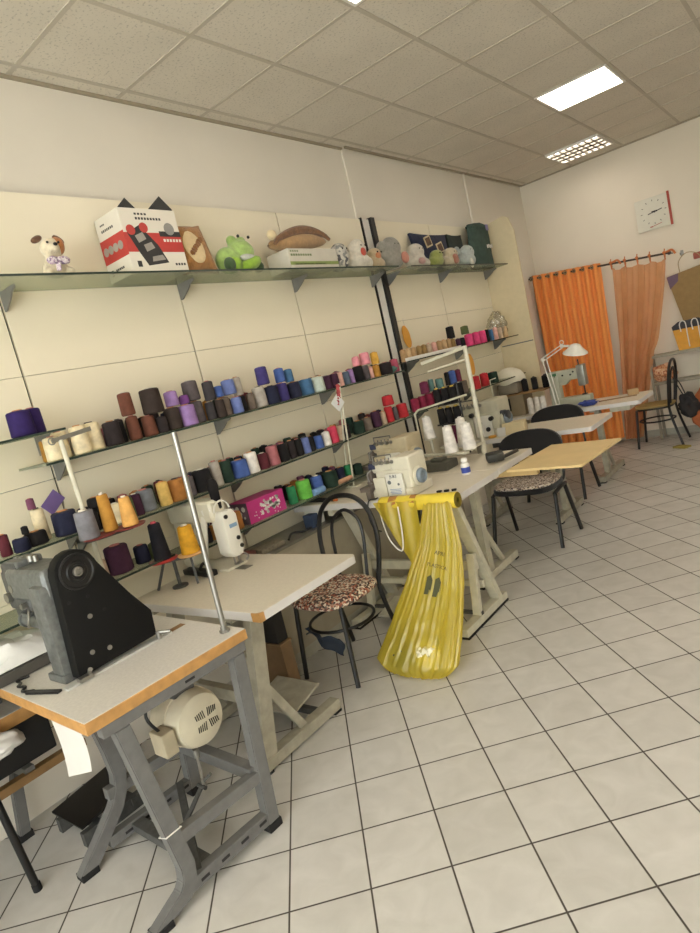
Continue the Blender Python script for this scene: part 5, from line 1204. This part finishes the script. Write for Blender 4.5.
# dog
x0, y0 = -2.80, 1.63
d = thing('toy_dog', 'small white and brown toy dog sitting on the top shelf', 'stuffed toy', (x0, y0, ZT))
CR = fur('cream_plush', 'dccfb4')
plush('body', [((x0, y0, ZT+.045), (.045, .058, .045)), ((x0+.02, y0-.052, ZT+.025), (.03, .022, .022)), ((x0+.02, y0+.055, ZT+.025), (.03, .022, .022)), ((x0+.01, y0, ZT+.135), (.045, .052, .048)), ((x0+.05, y0-.012, ZT+.125), (.025, .026, .02)), ((x0, y0, ZT+.085), (.03, .035, .03))], CR, d)
plush('face_patch', [((x0+.014, y0+.026, ZT+.142), (.042, .034, .044))], fur('orange_patch', 'b8743c'), d)
for s, r_ in ((-1, 25), (1, -35)):
    plush('ear', [((x0, y0+s*.052, ZT+.178), (.012, .032, .016), Matrix.Rotation(R(r_), 4, 'X'))], fur('brown_ear', '6a4a34'), d, .005)
b = MB(); b.blob((x0+.076, y0-.012, ZT+.135), (.008, .011, .008), 0, 1, 2); b.blob((x0+.052, y0-.034, ZT+.150), (.005, .006, .006), 0, 1, 2); b.blob((x0+.054, y0+.018, ZT+.150), (.005, .006, .006), 0, 1, 2); b.build('eyes_and_nose', EYE, d)
b = MB(); b.blob((x0+.05, y0-.03, ZT+.07), (.014, .03, .02), .2, 8, 2); b.blob((x0+.05, y0+.025, ZT+.07), (.014, .028, .02), .2, 8, 2); b.blob((x0+.056, y0, ZT+.074), (.012, .012, .012), 0, 1, 2); b.bar((x0+.052, y0-.01, ZT+.06), (x0+.06, y0-.02, ZT+.02), .02, .006)
b.build('ribbon', mat_pattern('lilac_check', ['b49ab0', 'd8c8d0', '8a7490', 'e0d8d8'], 140), d)
# big white and red box
bx = thing('product_box', 'large white box with a red band and a dark picture on the top shelf', 'box', (-2.86, 2.17, ZT))
BX0, BX1, BY0, BY1, BZ1 = -2.955, -2.735, 2.0, 2.35, ZT+.325
WB = mat('white_box_board', 'ddd6c8', rough=.6, vary=.02)
MB().ext(BX0, BX1, BY0, BY1, ZT, BZ1, bev=.002).build('body', WB, bx, smooth=0)
RED = mat('box_red', 'b83a34', rough=.5, vary=.05); INK = mat('box_black', '2c2a2a', rough=.5); GREYI = mat('box_grey', '9a948c', rough=.5)
zb0, zb1 = ZT+.105, ZT+.215
b = MB(); b.ext(BX1, BX1+.0006, BY0, BY1+.0, zb0, zb1-.012)
b.ext(BX0+.0, BX1, BY0-.0006, BY0, zb0-.01, zb1); b.build('red_band', RED, bx, smooth=0)
FX = lambda y, z: frame((BX1+.0004, BY0+y, ZT+z), (0, 1, 0), (0, 0, 1))
b = MB(); b.prism([(.02, .18), (.10, .22), (.19, .12), (.23, .03), (.10, .015), (.06, .09)], FX(.0, .02), .0008); b.build('dark_picture', INK, bx, smooth=0)
b = MB(); b.prism([(.06, .165), (.11, .185), (.125, .15), (.075, .13)], FX(0, .0205), .0014); b.prism([(.10, .12), (.15, .135), (.165, .105), (.11, .085)], FX(0, .0205), .0014); b.prism([(.135, .06), (.20, .07), (.215, .045), (.13, .035)], FX(0, .0205), .0014); b.build('picture_detail', GREYI, bx, smooth=0)
b = MB(); b.cyl((BX1, BY0+.045, ZT+.215), (BX1+.0018, BY0+.045, ZT+.215), .026, 20); b.cyl((BX1, BY0+.125, ZT+.228), (BX1+.0018, BY0+.125, ZT+.228), .026, 20); b.build('red_disc', RED, bx)
b = MB(); b.ext(BX1, BX1+.0012, BY0+.215, BY0+.35, ZT+.185, ZT+.212); b.build('black_tag', INK, bx, smooth=0)
b = MB(); b.cyl((BX1, BY0+.285, ZT+.225), (BX1+.002, BY0+.285, ZT+.225), .032, 22); b.build('grey_disc', mat('disc_grey', '8a8884', rough=.4), bx)
b = MB()
for k in range(6): b.ext(BX1+.0006, BX1+.0014, BY0+.232+.02*k, BY0+.245+.02*k, ZT+.158, ZT+.172)
b.build('white_lettering', WB, bx, smooth=0)
b = MB()
for k in range(4): b.ext(BX1, BX1+.0008, BY0+.09+.02*k, BY0+.103+.02*k, ZT+.292, ZT+.302)
for k in range(9): b.ext(BX1, BX1+.0008, BY0+.09+.018*k, BY0+.102+.018*k, ZT+.268, ZT+.28)
for k in range(3): b.ext(BX0+.04+.014*k, BX0+.05+.014*k, BY0-.0008, BY0, ZT+.282, ZT+.29)
for k in range(7): b.ext(BX0+.04+.016*k, BX0+.051+.016*k, BY0-.0008, BY0, ZT+.25, ZT+.262)
for k in range(3): b.ext(BX0+.03, BX0+.05, BY0-.0008, BY0, ZT+.03+.012*k, ZT+.036+.012*k)
for k in range(5): b.ext(BX0+.075+.016*k, BX0+.087+.016*k, BY0-.0008, BY0, ZT+.045, ZT+.056)
for k in range(4): b.ext(BX1, BX1+.0008, BY0+.27+.018*k, BY0+.282+.018*k, ZT+.035, ZT+.047)
b.ext(BX1, BX1+.0008, BY0+.035, BY0+.06, ZT+.03, ZT+.06)
b.build('dark_lettering', INK, bx, smooth=0)
b = MB()
for k in range(4):
    yq = BY0-.0004; xq = BX0+.035+.045*k
    b.lathe([(.016, 0), (.022, 0), (.022, .0014), (.016, .0014)], 20, frame((xq, yq, ZT+.155), (1, 0, 0), (0, 0, 1)))
b.build('wheel_pictures', GREYI, bx)
b = MB(); b.prism([(0, 0), (.11, 0), (.065, .06)], frame((-2.79, BY0+.02, BZ1), (.3, 1, 0), (0, 0, 1)), .012)
b.build('packing_corner', mat('black_card', '2a2826', rough=.7), bx, smooth=0); b = MB(); b.prism([(0, 0), (.145, 0), (.09, .075)], frame((-2.78, BY0+.20, BZ1), (.3, 1, 0), (0, 0, 1)), .012)
b.build('packing_corner', mat('black_card', '2a2826', rough=.7), bx, smooth=0)
# brown furry cushion with a cream oval
cu = thing('cushion', 'square brown furry cushion with a cream oval and bone motif on the top shelf', 'cushion', (-2.83, 2.49, ZT))
CM = Matrix.Translation((-2.84, 2.487, ZT+.150)) @ Matrix.Rotation(R(-14), 4, 'Y')
def pillow(u, v):
    a, b_ = 2*u-1, 2*v-1
    return a, b_
b = MB(); t = bmesh.new(); bmesh.ops.create_cube(t, size=1); bmesh.ops.subdivide_edges(t, edges=t.edges, cuts=9, use_grid_fill=True)
for v in t.verts:
    y_, z_, x_ = v.co.y*2, v.co.z*2, v.co.x*2
    puff = (1-abs(y_)**3.5)*(1-abs(z_)**3.5)
    n = mnoise.noise(Vector((y_*6, z_*6, x_)))
    v.co = Vector((x_*(.012+.045*max(0, puff)**.6), y_*.128*(1+.05*n)*(1-.07*(1-z_*z_)), z_*.150*(1+.05*n)*(1-.07*(1-y_*y_))))
b._add(t, CM); b.build('body', fur('brown_fur', 'a0703c', .3), cu)
b = MB(); b.blob((.048, -.012, -.01), (.016, .07, .10), .03, 5, 3); bmesh.ops.transform(b.bm, matrix=CM, verts=b.bm.verts); b.build('oval_patch', fur('cream_oval', 'd8c094', .08), cu)
b = MB(); 
for k in range(7): b.blob((.066, -.055+.016*k, -.055+.014*k), (.010, .016, .016), .4, 9, 2, seed=k)
bmesh.ops.transform(b.bm, matrix=CM, verts=b.bm.verts); b.build('bone_motif', fur('bone_brown', '8a5c30', .3), cu)
# green frog
x0, y0 = -2.83, 2.81
fg = thing('toy_frog', 'bright green fluffy stuffed toy slumped on the top shelf beside the brown cushion', 'stuffed toy', (x0, y0, ZT))
GP = fur('light_green_plush', '9cb868', .25)
plush('body', [((x0, y0-.06, ZT+.085), (.07, .09, .08)), ((x0+.01, y0+.04, ZT+.13), (.075, .095, .075)), ((x0, y0+.075, ZT+.20), (.03, .035, .03)), ((x0, y0+.0, ZT+.205), (.03, .035, .03))], GP, fg, .009)
plush('arm', [((x0+.05, y0+.06, ZT+.05), (.05, .10, .042), Matrix.Rotation(R(18), 4, 'X')), ((x0+.05, y0-.07, ZT+.05), (.045, .05, .048))], fur('lime_plush', '8cb038', .2), fg, .008)
plush('foot', [((x0+.065, y0-.12, ZT+.045), (.03, .042, .044))], fur('dark_green_plush', '3c5230', .2), fg, .008); plush('foot', [((x0+.03, y0+.15, ZT+.035), (.035, .035, .035))], fur('dark_green_plush', '3c5230', .2), fg, .008)
plush('collar', [((x0+.068, y0+.035, ZT+.085), (.02, .065, .022))], fur('pale_grey_plush', 'b8bab0', .1), fg, .007)
b = MB(); b.blob((x0+.055, y0+.095, ZT+.21), (.009, .010, .010), 0, 1, 2); b.blob((x0+.055, y0+.01, ZT+.215), (.009, .010, .010), 0, 1, 2); b.build('eye', EYE, fg)
# small carton with a green stripe and the bread plush on top
cx_ = thing('small_carton', 'low white carton with a green stripe under the bread-shaped plush', 'box', (-2.83, 3.42, ZT))
MB().ext(-2.93, -2.735, 3.19, 3.70, ZT, ZT+.135, bev=.002).build('body', mat('pale_grey_board', 'c8c2b4', rough=.7, vary=.05), cx_, smooth=0)
b = MB(); b.ext(-2.735, -2.7342, 3.19, 3.70, ZT+.028, ZT+.05); b.build('green_stripe', mat('sage_green', '8a9a58', rough=.6), cx_, smooth=0)
b = MB()
for k in range(4): b.ext(-2.735, -2.7342, 3.21+.022*k, 3.225+.022*k, ZT+.112, ZT+.122)
for k in range(9): b.ext(-2.735, -2.7342, 3.21+.024*k, 3.228+.024*k, ZT+.086, ZT+.100)
for k in range(8): b.ext(-2.735, -2.7342, 3.24+.04*k, 3.268+.04*k, ZT+.0285, ZT+.0365)
b.build('green_lettering', mat('grey_green_ink', '6a7850', rough=.6), cx_, smooth=0)
br = thing('toy_bread', 'brown bread-loaf plush with a dark crust lying on the white carton', 'stuffed toy', (-2.84, 3.46, ZT+.136))
zc = ZT+.2
b = MB()
b.grid(lambda u, v: Vector((-2.85 + (.05*math.sin(PI*u)**.6+.012)*math.cos(2*PI*v), 3.15 + .60*u, zc + .025*math.sin(u*3-.6) + (.055*math.sin(PI*min(1, u*1.02))**.5 + .006)*math.sin(2*PI*v))), 26, 14, 0)
b.build('loaf', fur('tan_loaf', 'b08c60', .15), br)
b = MB(); b.tube([(-2.80 - .01*math.sin(PI*u), 3.16+.58*u, zc + .03*math.sin(u*3-.6) + .056*math.sin(PI*min(1, u*1.02))**.5) for u in [k/16 for k in range(17)]], [.012+.02*math.sin(PI*k/16) for k in range(17)], 10)
b.build('crust', fur('crust_brown', '7a5432', .3), br)
plush('pale_ball', [((-2.82, 3.17, zc+.045), (.032, .036, .034))], fur('cream_ball', 'd8c49c', .1), br, .007)
# row of stuffed toys
def lump(name, label, y, h, w, hexc, extra=(), x=-2.83, patch=None, pat=None):
    t = thing(name, label, 'stuffed toy', (x, y, ZT), group='stuffed toys on the top shelf')
    m = pat or fur('plush_' + hexc, hexc, .18)
    parts = [((x, y, ZT+h*.33), (.075, w*.5, h*.34)), ((x+.015, y+w*.05, ZT+h*.68), (.06, w*.36, h*.32))]
    parts += [((x+a, y+b_, ZT+c), r_) for a, b_, c, r_ in extra]
    plush('body', parts, m, t, .009)
    b = MB(); b.blob((x+.068, y+w*.05-.02, ZT+h*.74), (.007, .007, .007), 0, 1, 2); b.blob((x+.068, y+w*.05+.03, ZT+h*.74), (.007, .007, .007), 0, 1, 2); b.build('eye', EYE, t)
    if patch:
        c, r_, hx = patch; plush('patch', [((x+c[0], y+c[1], ZT+c[2]), r_)], fur('patch_'+hx, hx, .15), t, .007)
    return t
SW = mat_pattern('swirl_plush', ['8a8a88', 'b8b4ac', '5c5c60', 'a8a49c', 'c8c4b8'], 45)
lump('stuffed_toy', 'grey mottled stuffed toy next to the bread plush on the top shelf', 3.83, .20, .20, '8a8a88', [(.04, .05, .10, (.03, .03, .03))], pat=SW)
lump('stuffed_toy', 'white stuffed toy with a coral red patch left of the black upright', 4.07, .235, .22, 'd4ccbc', [(.04, .07, .05, (.04, .05, .045)), (.0, -.06, .17, (.025, .03, .03))], patch=((.072, .0, .125), (.014, .032, .034), 'c0503c'))
lump('stuffed_toy', 'tan and cream small stuffed toy with an orange nose in front of the black upright', 4.275, .17, .17, 'b8a484', [(.05, .03, .04, (.03, .05, .04))], patch=((.06, .0, .10), (.02, .035, .03), 'b87850'))
lump('stuffed_toy', 'big grey fluffy stuffed toy right of the black upright', 4.54, .26, .32, '928e84', [(.0, -.10, .18, (.04, .05, .05)), (0, .10, .19, (.04, .05, .05))], patch=((.078, .10, .08), (.025, .05, .05), 'b87c68'))
lump('stuffed_toy', 'white fluffy stuffed toy lying in front of the dark navy cushion', 4.92, .215, .30, 'c8c0b2', [(.05, .08, .04, (.04, .06, .04))], patch=((.08, -.02, .05), (.025, .05, .03), 'c09890'))
lump('stuffed_toy', 'small yellow green stuffed toy below the dark navy cushion', 5.20, .15, .19, '8e9450', [], x=-2.79)
lump('stuffed_toy', 'cream stuffed toy with reddish belly between navy cushion and blue-grey toy', 5.55, .185, .30, 'c0b498', [(.03, -.10, .05, (.04, .06, .04))], patch=((.065, .0, .07), (.025, .05, .05), 'a06a54'))
lump('stuffed_toy', 'blue-grey stuffed toy with a white hanging limb beside the dark green bag', 5.90, .215, .30, 'a8b0ac', [(-.02, -.12, .17, (.03, .035, .04)), (-.02, .06, .18, (.03, .035, .04))], patch=((.10, -.10, .02), (.02, .025, .05), 'c8c4b4'))
nv = thing('cushion', 'dark navy cushion with two framed dog patches leaning behind the toys', 'cushion', (-2.90, 5.12, ZT))
NM = Matrix.Translation((-2.90, 5.12, ZT+.235)) @ Matrix.Rotation(R(-16), 4, 'Y') @ Matrix.Rotation(R(-6), 4, 'X')
def pill(b, hy, hz, th, M):
    t = bmesh.new(); bmesh.ops.create_cube(t, size=1); bmesh.ops.subdivide_edges(t, edges=t.edges, cuts=8, use_grid_fill=True)
    for v in t.verts:
        y_, z_, x_ = v.co.y*2, v.co.z*2, v.co.x*2
        puff = (1-abs(y_)**4)*(1-abs(z_)**4)
        v.co = Vector((x_*(.012+th*max(0, puff)**.6), y_*hy*(1-.06*(1-z_*z_)), z_*hz*(1-.06*(1-y_*y_))))
    b._add(t, M); return b
# the cushion stands on the shelf behind the toys
NM = Matrix.Translation((-2.925, 5.42, ZT+.173)) @ Matrix.Rotation(R(-4), 4, 'Y')
pill(MB(), .33, .172, .03, NM).build('body', mat('navy_print', '2a2e44', rough=.9, vary=.35, scale=20), nv)
for dy, dz in ((-.10, .085), (.10, .03)):
    b = MB(); b.box((.045, dy, dz), (.006, .12, .10), rot=Matrix.Rotation(R(14), 4, 'X')); bmesh.ops.transform(b.bm, matrix=NM, verts=b.bm.verts); pf = b.build('patch_frame', mat('cream_frame', 'c8b898', rough=.8), nv, smooth=0)
    b = MB(); b.box((.0486, dy, dz), (.002, .09, .072), rot=Matrix.Rotation(R(14), 4, 'X')); bmesh.ops.transform(b.bm, matrix=NM, verts=b.bm.verts); b.build('patch_picture', mat('dog_patch', '5a4436', rough=.8, vary=.5, scale=25), pf, smooth=0)
gb_ = thing('bag', 'dark green cloth bag with white print at the right end of the top shelf', 'bag', (-2.86, 6.30, ZT))
b = MB()
b.grid(lambda u, v: Vector((-2.87 + (.075 - .03*v)*math.cos(2*PI*u)*(1+.08*math.sin(6*PI*u+v*5)), 6.335 + (.245-.02*v)*math.sin(2*PI*u)*(1+.06*mnoise.noise(Vector((u*6, v*5, 0)))) + .05*v, ZT + .44*v*(1-.08*math.sin(2*PI*u+2)))), 40, 16, 0, closed_u=True)
t = bmesh.new(); vs_ = [v.co.copy() for v in b.bm.verts]
b.blob((-2.87, 6.38, ZT+.41), (.06, .22, .05), .2, 6, 3); b.blob((-2.87, 6.33, ZT+.03), (.075, .20, .03), .1, 6, 3); t.free()
b.build('body', mat('dark_green_cloth', '3a4c44', rough=.85, vary=.25), gb_)
b = MB()
for k in range(4): b.box((-2.786, 6.36+.035*k, ZT+.20+.006*(k % 2)), (.003, .024, .035), rot=R(0))
b.build('white_print', WHITE_PLASTIC, gb_, smooth=0)
MB().box((-2.80, 6.46, ZT+.40), (.012, .05, .06), bev=.005).build('lilac_patch', mat('lilac_patch', '8a80a4', rough=.8), gb_)
b = MB(); b.blob((-2.90, 6.06, ZT+.30), (.05, .12, .09), .25, 7, 3, seed=4)
b = MB(); pill(b, .15, .175, .03, Matrix.Translation((-2.935, 5.93, ZT+.176))); tag(b.build('cushion', mat('blackish_green_cloth', '2a322e', rough=.9, vary=.2)), 'blackish green small cushion between the blue-grey toy and the dark green bag', 'cushion')

# ------------------------------------------------------------------ other things on the thread shelves
pk = thing('pink_box', 'magenta pink box with white flower lettering on the lower thread shelf', 'box', (-2.81, 2.47, .90))
MB().ext(-2.90, -2.74, 2.315, 2.62, .9003, 1.03, bev=.002).build('body', mat('magenta_board', 'b8307a', rough=.5, vary=.08), pk, smooth=0)
b = MB(); b.ext(-2.90, -2.74, 2.3142, 2.315, .902, 1.028); b.build('grey_side', mat('grey_violet_side', '6a5a66', rough=.6, vary=.3), pk, smooth=0)
rnd = random.Random(3)
fl_ = MB()
for k in range(46):
    y, z = 2.42+.15*rnd.random(), .93+.075*rnd.random(); fl_.cyl((-2.74, y, z), (-2.7388, y, z), .004+.008*rnd.random(), 8)
for k in range(22):
    y, z = 2.32+.29*rnd.random(), .905+.12*rnd.random(); fl_.cyl((-2.74, y, z), (-2.7388, y, z), .004, 6)
fl_.build('white_flowers', WHITE_PLASTIC, pk, smooth=0)
fl_ = MB()
for k in range(8):
    x = -2.87+.10*rnd.random(); z = .93+.07*rnd.random(); fl_.cyl((x, 2.3142, z), (x, 2.313, z), .008+.008*rnd.random(), 8)
fl_.build('side_flowers', WHITE_PLASTIC, pk, smooth=0)
def lying(y, z, r, l, key, lab, x=-2.733):
    t = thing('thread_spool', lab, 'thread spool', (x, y, z))
    MB().lathe([(r*.4, 0), (r*.95, .002), (r, .006), (r, l-.006), (r*.95, l-.002), (r*.4, l)], 16, Matrix.Translation((0, -l/2, r)) @ Matrix.Rotation(R(-90), 4, 'X')).build('thread', thread_mat(key, SPOOL_COL[key] if key in SPOOL_COL else 'c89a7c'), t, local=True)
    return t
lying(2.925, .9003, .022, .11, 'sky', 'sky blue thread spool lying on its side on the lower glass shelf')
lying(3.20, .9003, .016, .16, 'peachroll', 'peach coloured roll lying on its side on the lower glass shelf')
tag(MB().ext(-2.738, -2.718, 4.28, 5.22, 1.5953, 1.622, bev=.002).build('white_tray', WHITE_PLASTIC, smooth=0), 'long white strip tray in front of the tan spools', 'tray')
tag(MB().blob((-2.78, 4.13, 1.56), (.04, .045, .027), .4, 8, 3).build('teal_bundle', mat('teal_thread_bundle', '5c7c74', rough=.9, vary=.2)), 'small teal thread bundle at the right end of the upper glass shelf', 'bundle')
tag(MB().box((-2.9725, 1.375, 1.345), (.003, .10, .07), rot=Matrix.Rotation(R(38), 4, 'X')).build('lilac_card', mat('lilac_card', '7a64a0', rough=.8), smooth=0), 'tilted lilac card on the panel behind the pale pole at left', 'card')
ORG = mat('orange_card', 'd89a3c', rough=.7, vary=.08)
def oval(c, lab, rot):
    b = MB(); pts = [(.055*math.cos(a)*(1+.04*math.sin(6*a)), .10*math.sin(a)) for a in [2*PI*k/28 for k in range(28)]]
    b.prism(pts, Matrix.Translation(c) @ rot @ frame((0, 0, 0), (0, 1, 0), (0, 0, 1)), .006)
    o = tag(b.build('orange_oval', ORG, smooth=0), lab, 'paper tag')
    MB().tube([Vector(c) + Vector((.003, 0, .095)), Vector(c) + Vector((.003, 0, .16))], .0015, 5).build('string', PAPER, o)
    return o
oval((-2.955, 4.72, 1.80), 'orange oval card hanging on the panel right of the black upright', Matrix.Rotation(R(12), 4, 'X'))
oval((-2.701, 5.30, 1.43), 'orange oval card hanging from the front of the upper right shelf', Matrix.Rotation(R(5), 4, 'X'))
cb_ = MB().blob((-2.83, 6.31, 1.735), (.09, .12, .13), .35, 9, 4, seed=8)
tag(cb_.build('clear_bag', mat_clear('clear_film', 'eceae2', gloss=.2, rough=.1, dif='d8d4c8', difw=.18), smooth=60), 'crumpled clear plastic bag at the right end of the upper right shelf', 'plastic bag')
# odds and ends on the cabinet counter
b = MB(); b.box((-2.74, 2.22, .745), (.10, .07, .05), rot=R(12), bev=.01); tag(b.build('red_pouch', mat('dull_red_pouch', '6a3a34', rough=.7)), 'dull red small pouch at the left end of the cabinet counter', 'pouch')
b = MB(); b.box((-2.75, 2.40, .733), (.12, .18, .03), rot=R(-6), bev=.006); tag(b.build('parts_tray', mat('grey_brown_tray', '7a7060', rough=.6, vary=.4, scale=60)), 'grey brown tray of small parts on the cabinet counter', 'tray')
b = MB(); b.tube(smooth_path([(-2.72, 2.55, .722), (-2.75, 2.62, .74), (-2.71, 2.68, .73), (-2.74, 2.74, .722), (-2.70, 2.80, .73)], 5), .007, 8); tag(b.build('cable', BLACK_PLASTIC), 'short black cable curled on the cabinet counter', 'cable')
b = MB(); b.box((-2.74, 2.80, .76), (.08, .06, .085), bev=.005); tag(b.build('blue_box', mat('dark_blue_box', '2c3a52', rough=.6)), 'dark blue little box on the cabinet counter under the overlock table edge', 'box')
# far left: stool with its leg showing, white cloth corner
sl_ = thing('stool', 'stool at the left edge of which only a black tube leg shows', 'stool', (-2.58, .52, 0))
for a in (78, 198, 318):
    c, s = math.cos(R(a)), math.sin(R(a))
    l = MB().tube([(-2.58+.135*c, .52+.135*s, .45), (-2.58+.17*c, .52+.17*s, .006)], .014, 12).build('leg', BLACK_METAL, sl_)
    MB().cyl((-2.58+.17*c, .52+.17*s, 0), (-2.58+.169*c, .52+.169*s, .03), .0165, 12).build('rubber_foot', RUBBER, l)
MB().lathe([(0, .45), (.155, .45), (.16, .46), (.155, .48), (0, .485)], 28, Matrix.Translation((-2.58, .52, 0))).build('seat', BLACK_FAB, sl_)
tag(MB().blob((-2.675, .735, .535), (.075, .10, .05), .3, 7, 4, seed=6).build('white_cloth', mat('white_garment', 'dcd8d2', rough=.9, vary=.03)), 'white cloth corner on the wood-edged shelf at the left edge', 'cloth')

# ------------------------------------------------------------------ daylight, camera
w = bpy.data.worlds.new('daylight'); SC.world = w; w.use_nodes = True
bg = w.node_tree.nodes['Background']; bg.inputs[0].default_value = (.98, .98, .98, 1); bg.inputs[1].default_value = WORLD
po = bpy.data.lights.new('window_portal', 'AREA'); po.shape = 'RECTANGLE'; po.size = WX1-WX0; po.size_y = WZ1-WZ0
po.cycles.is_portal = True
pob = bpy.data.objects.new('window_portal', po); COL.objects.link(pob); pob.location = ((WX0+WX1)/2, YN-.19, (WZ0+WZ1)/2); pob.rotation_euler = (R(90), 0, PI)
cam = bpy.data.cameras.new('camera'); co = bpy.data.objects.new('camera', cam); COL.objects.link(co)
RW = [(0.76987245591295, 0.5952516493610267, -0.23015619817754251), (-0.08944473889181, -0.2564367552367997, -0.9624135437784518), (-0.631898757959801, 0.7615219396029237, -0.14418146618848748)]
X, Y, Z = Vector(RW[0]), -Vector(RW[1]), -Vector(RW[2])
M = Matrix((X, Y, Z)).transposed().to_4x4(); M.translation = (0, 0, 1.6109)
co.matrix_world = M
cam.sensor_fit = 'HORIZONTAL'; cam.sensor_width = 36; cam.lens = 624.5706*36/700; cam.clip_start = .05
SC.camera = co
SC.view_settings.view_transform = 'Standard'; SC.view_settings.look = 'None'; SC.view_settings.gamma = 1
SC.view_settings.use_curve_mapping = False
SC.view_settings.exposure = EXPO
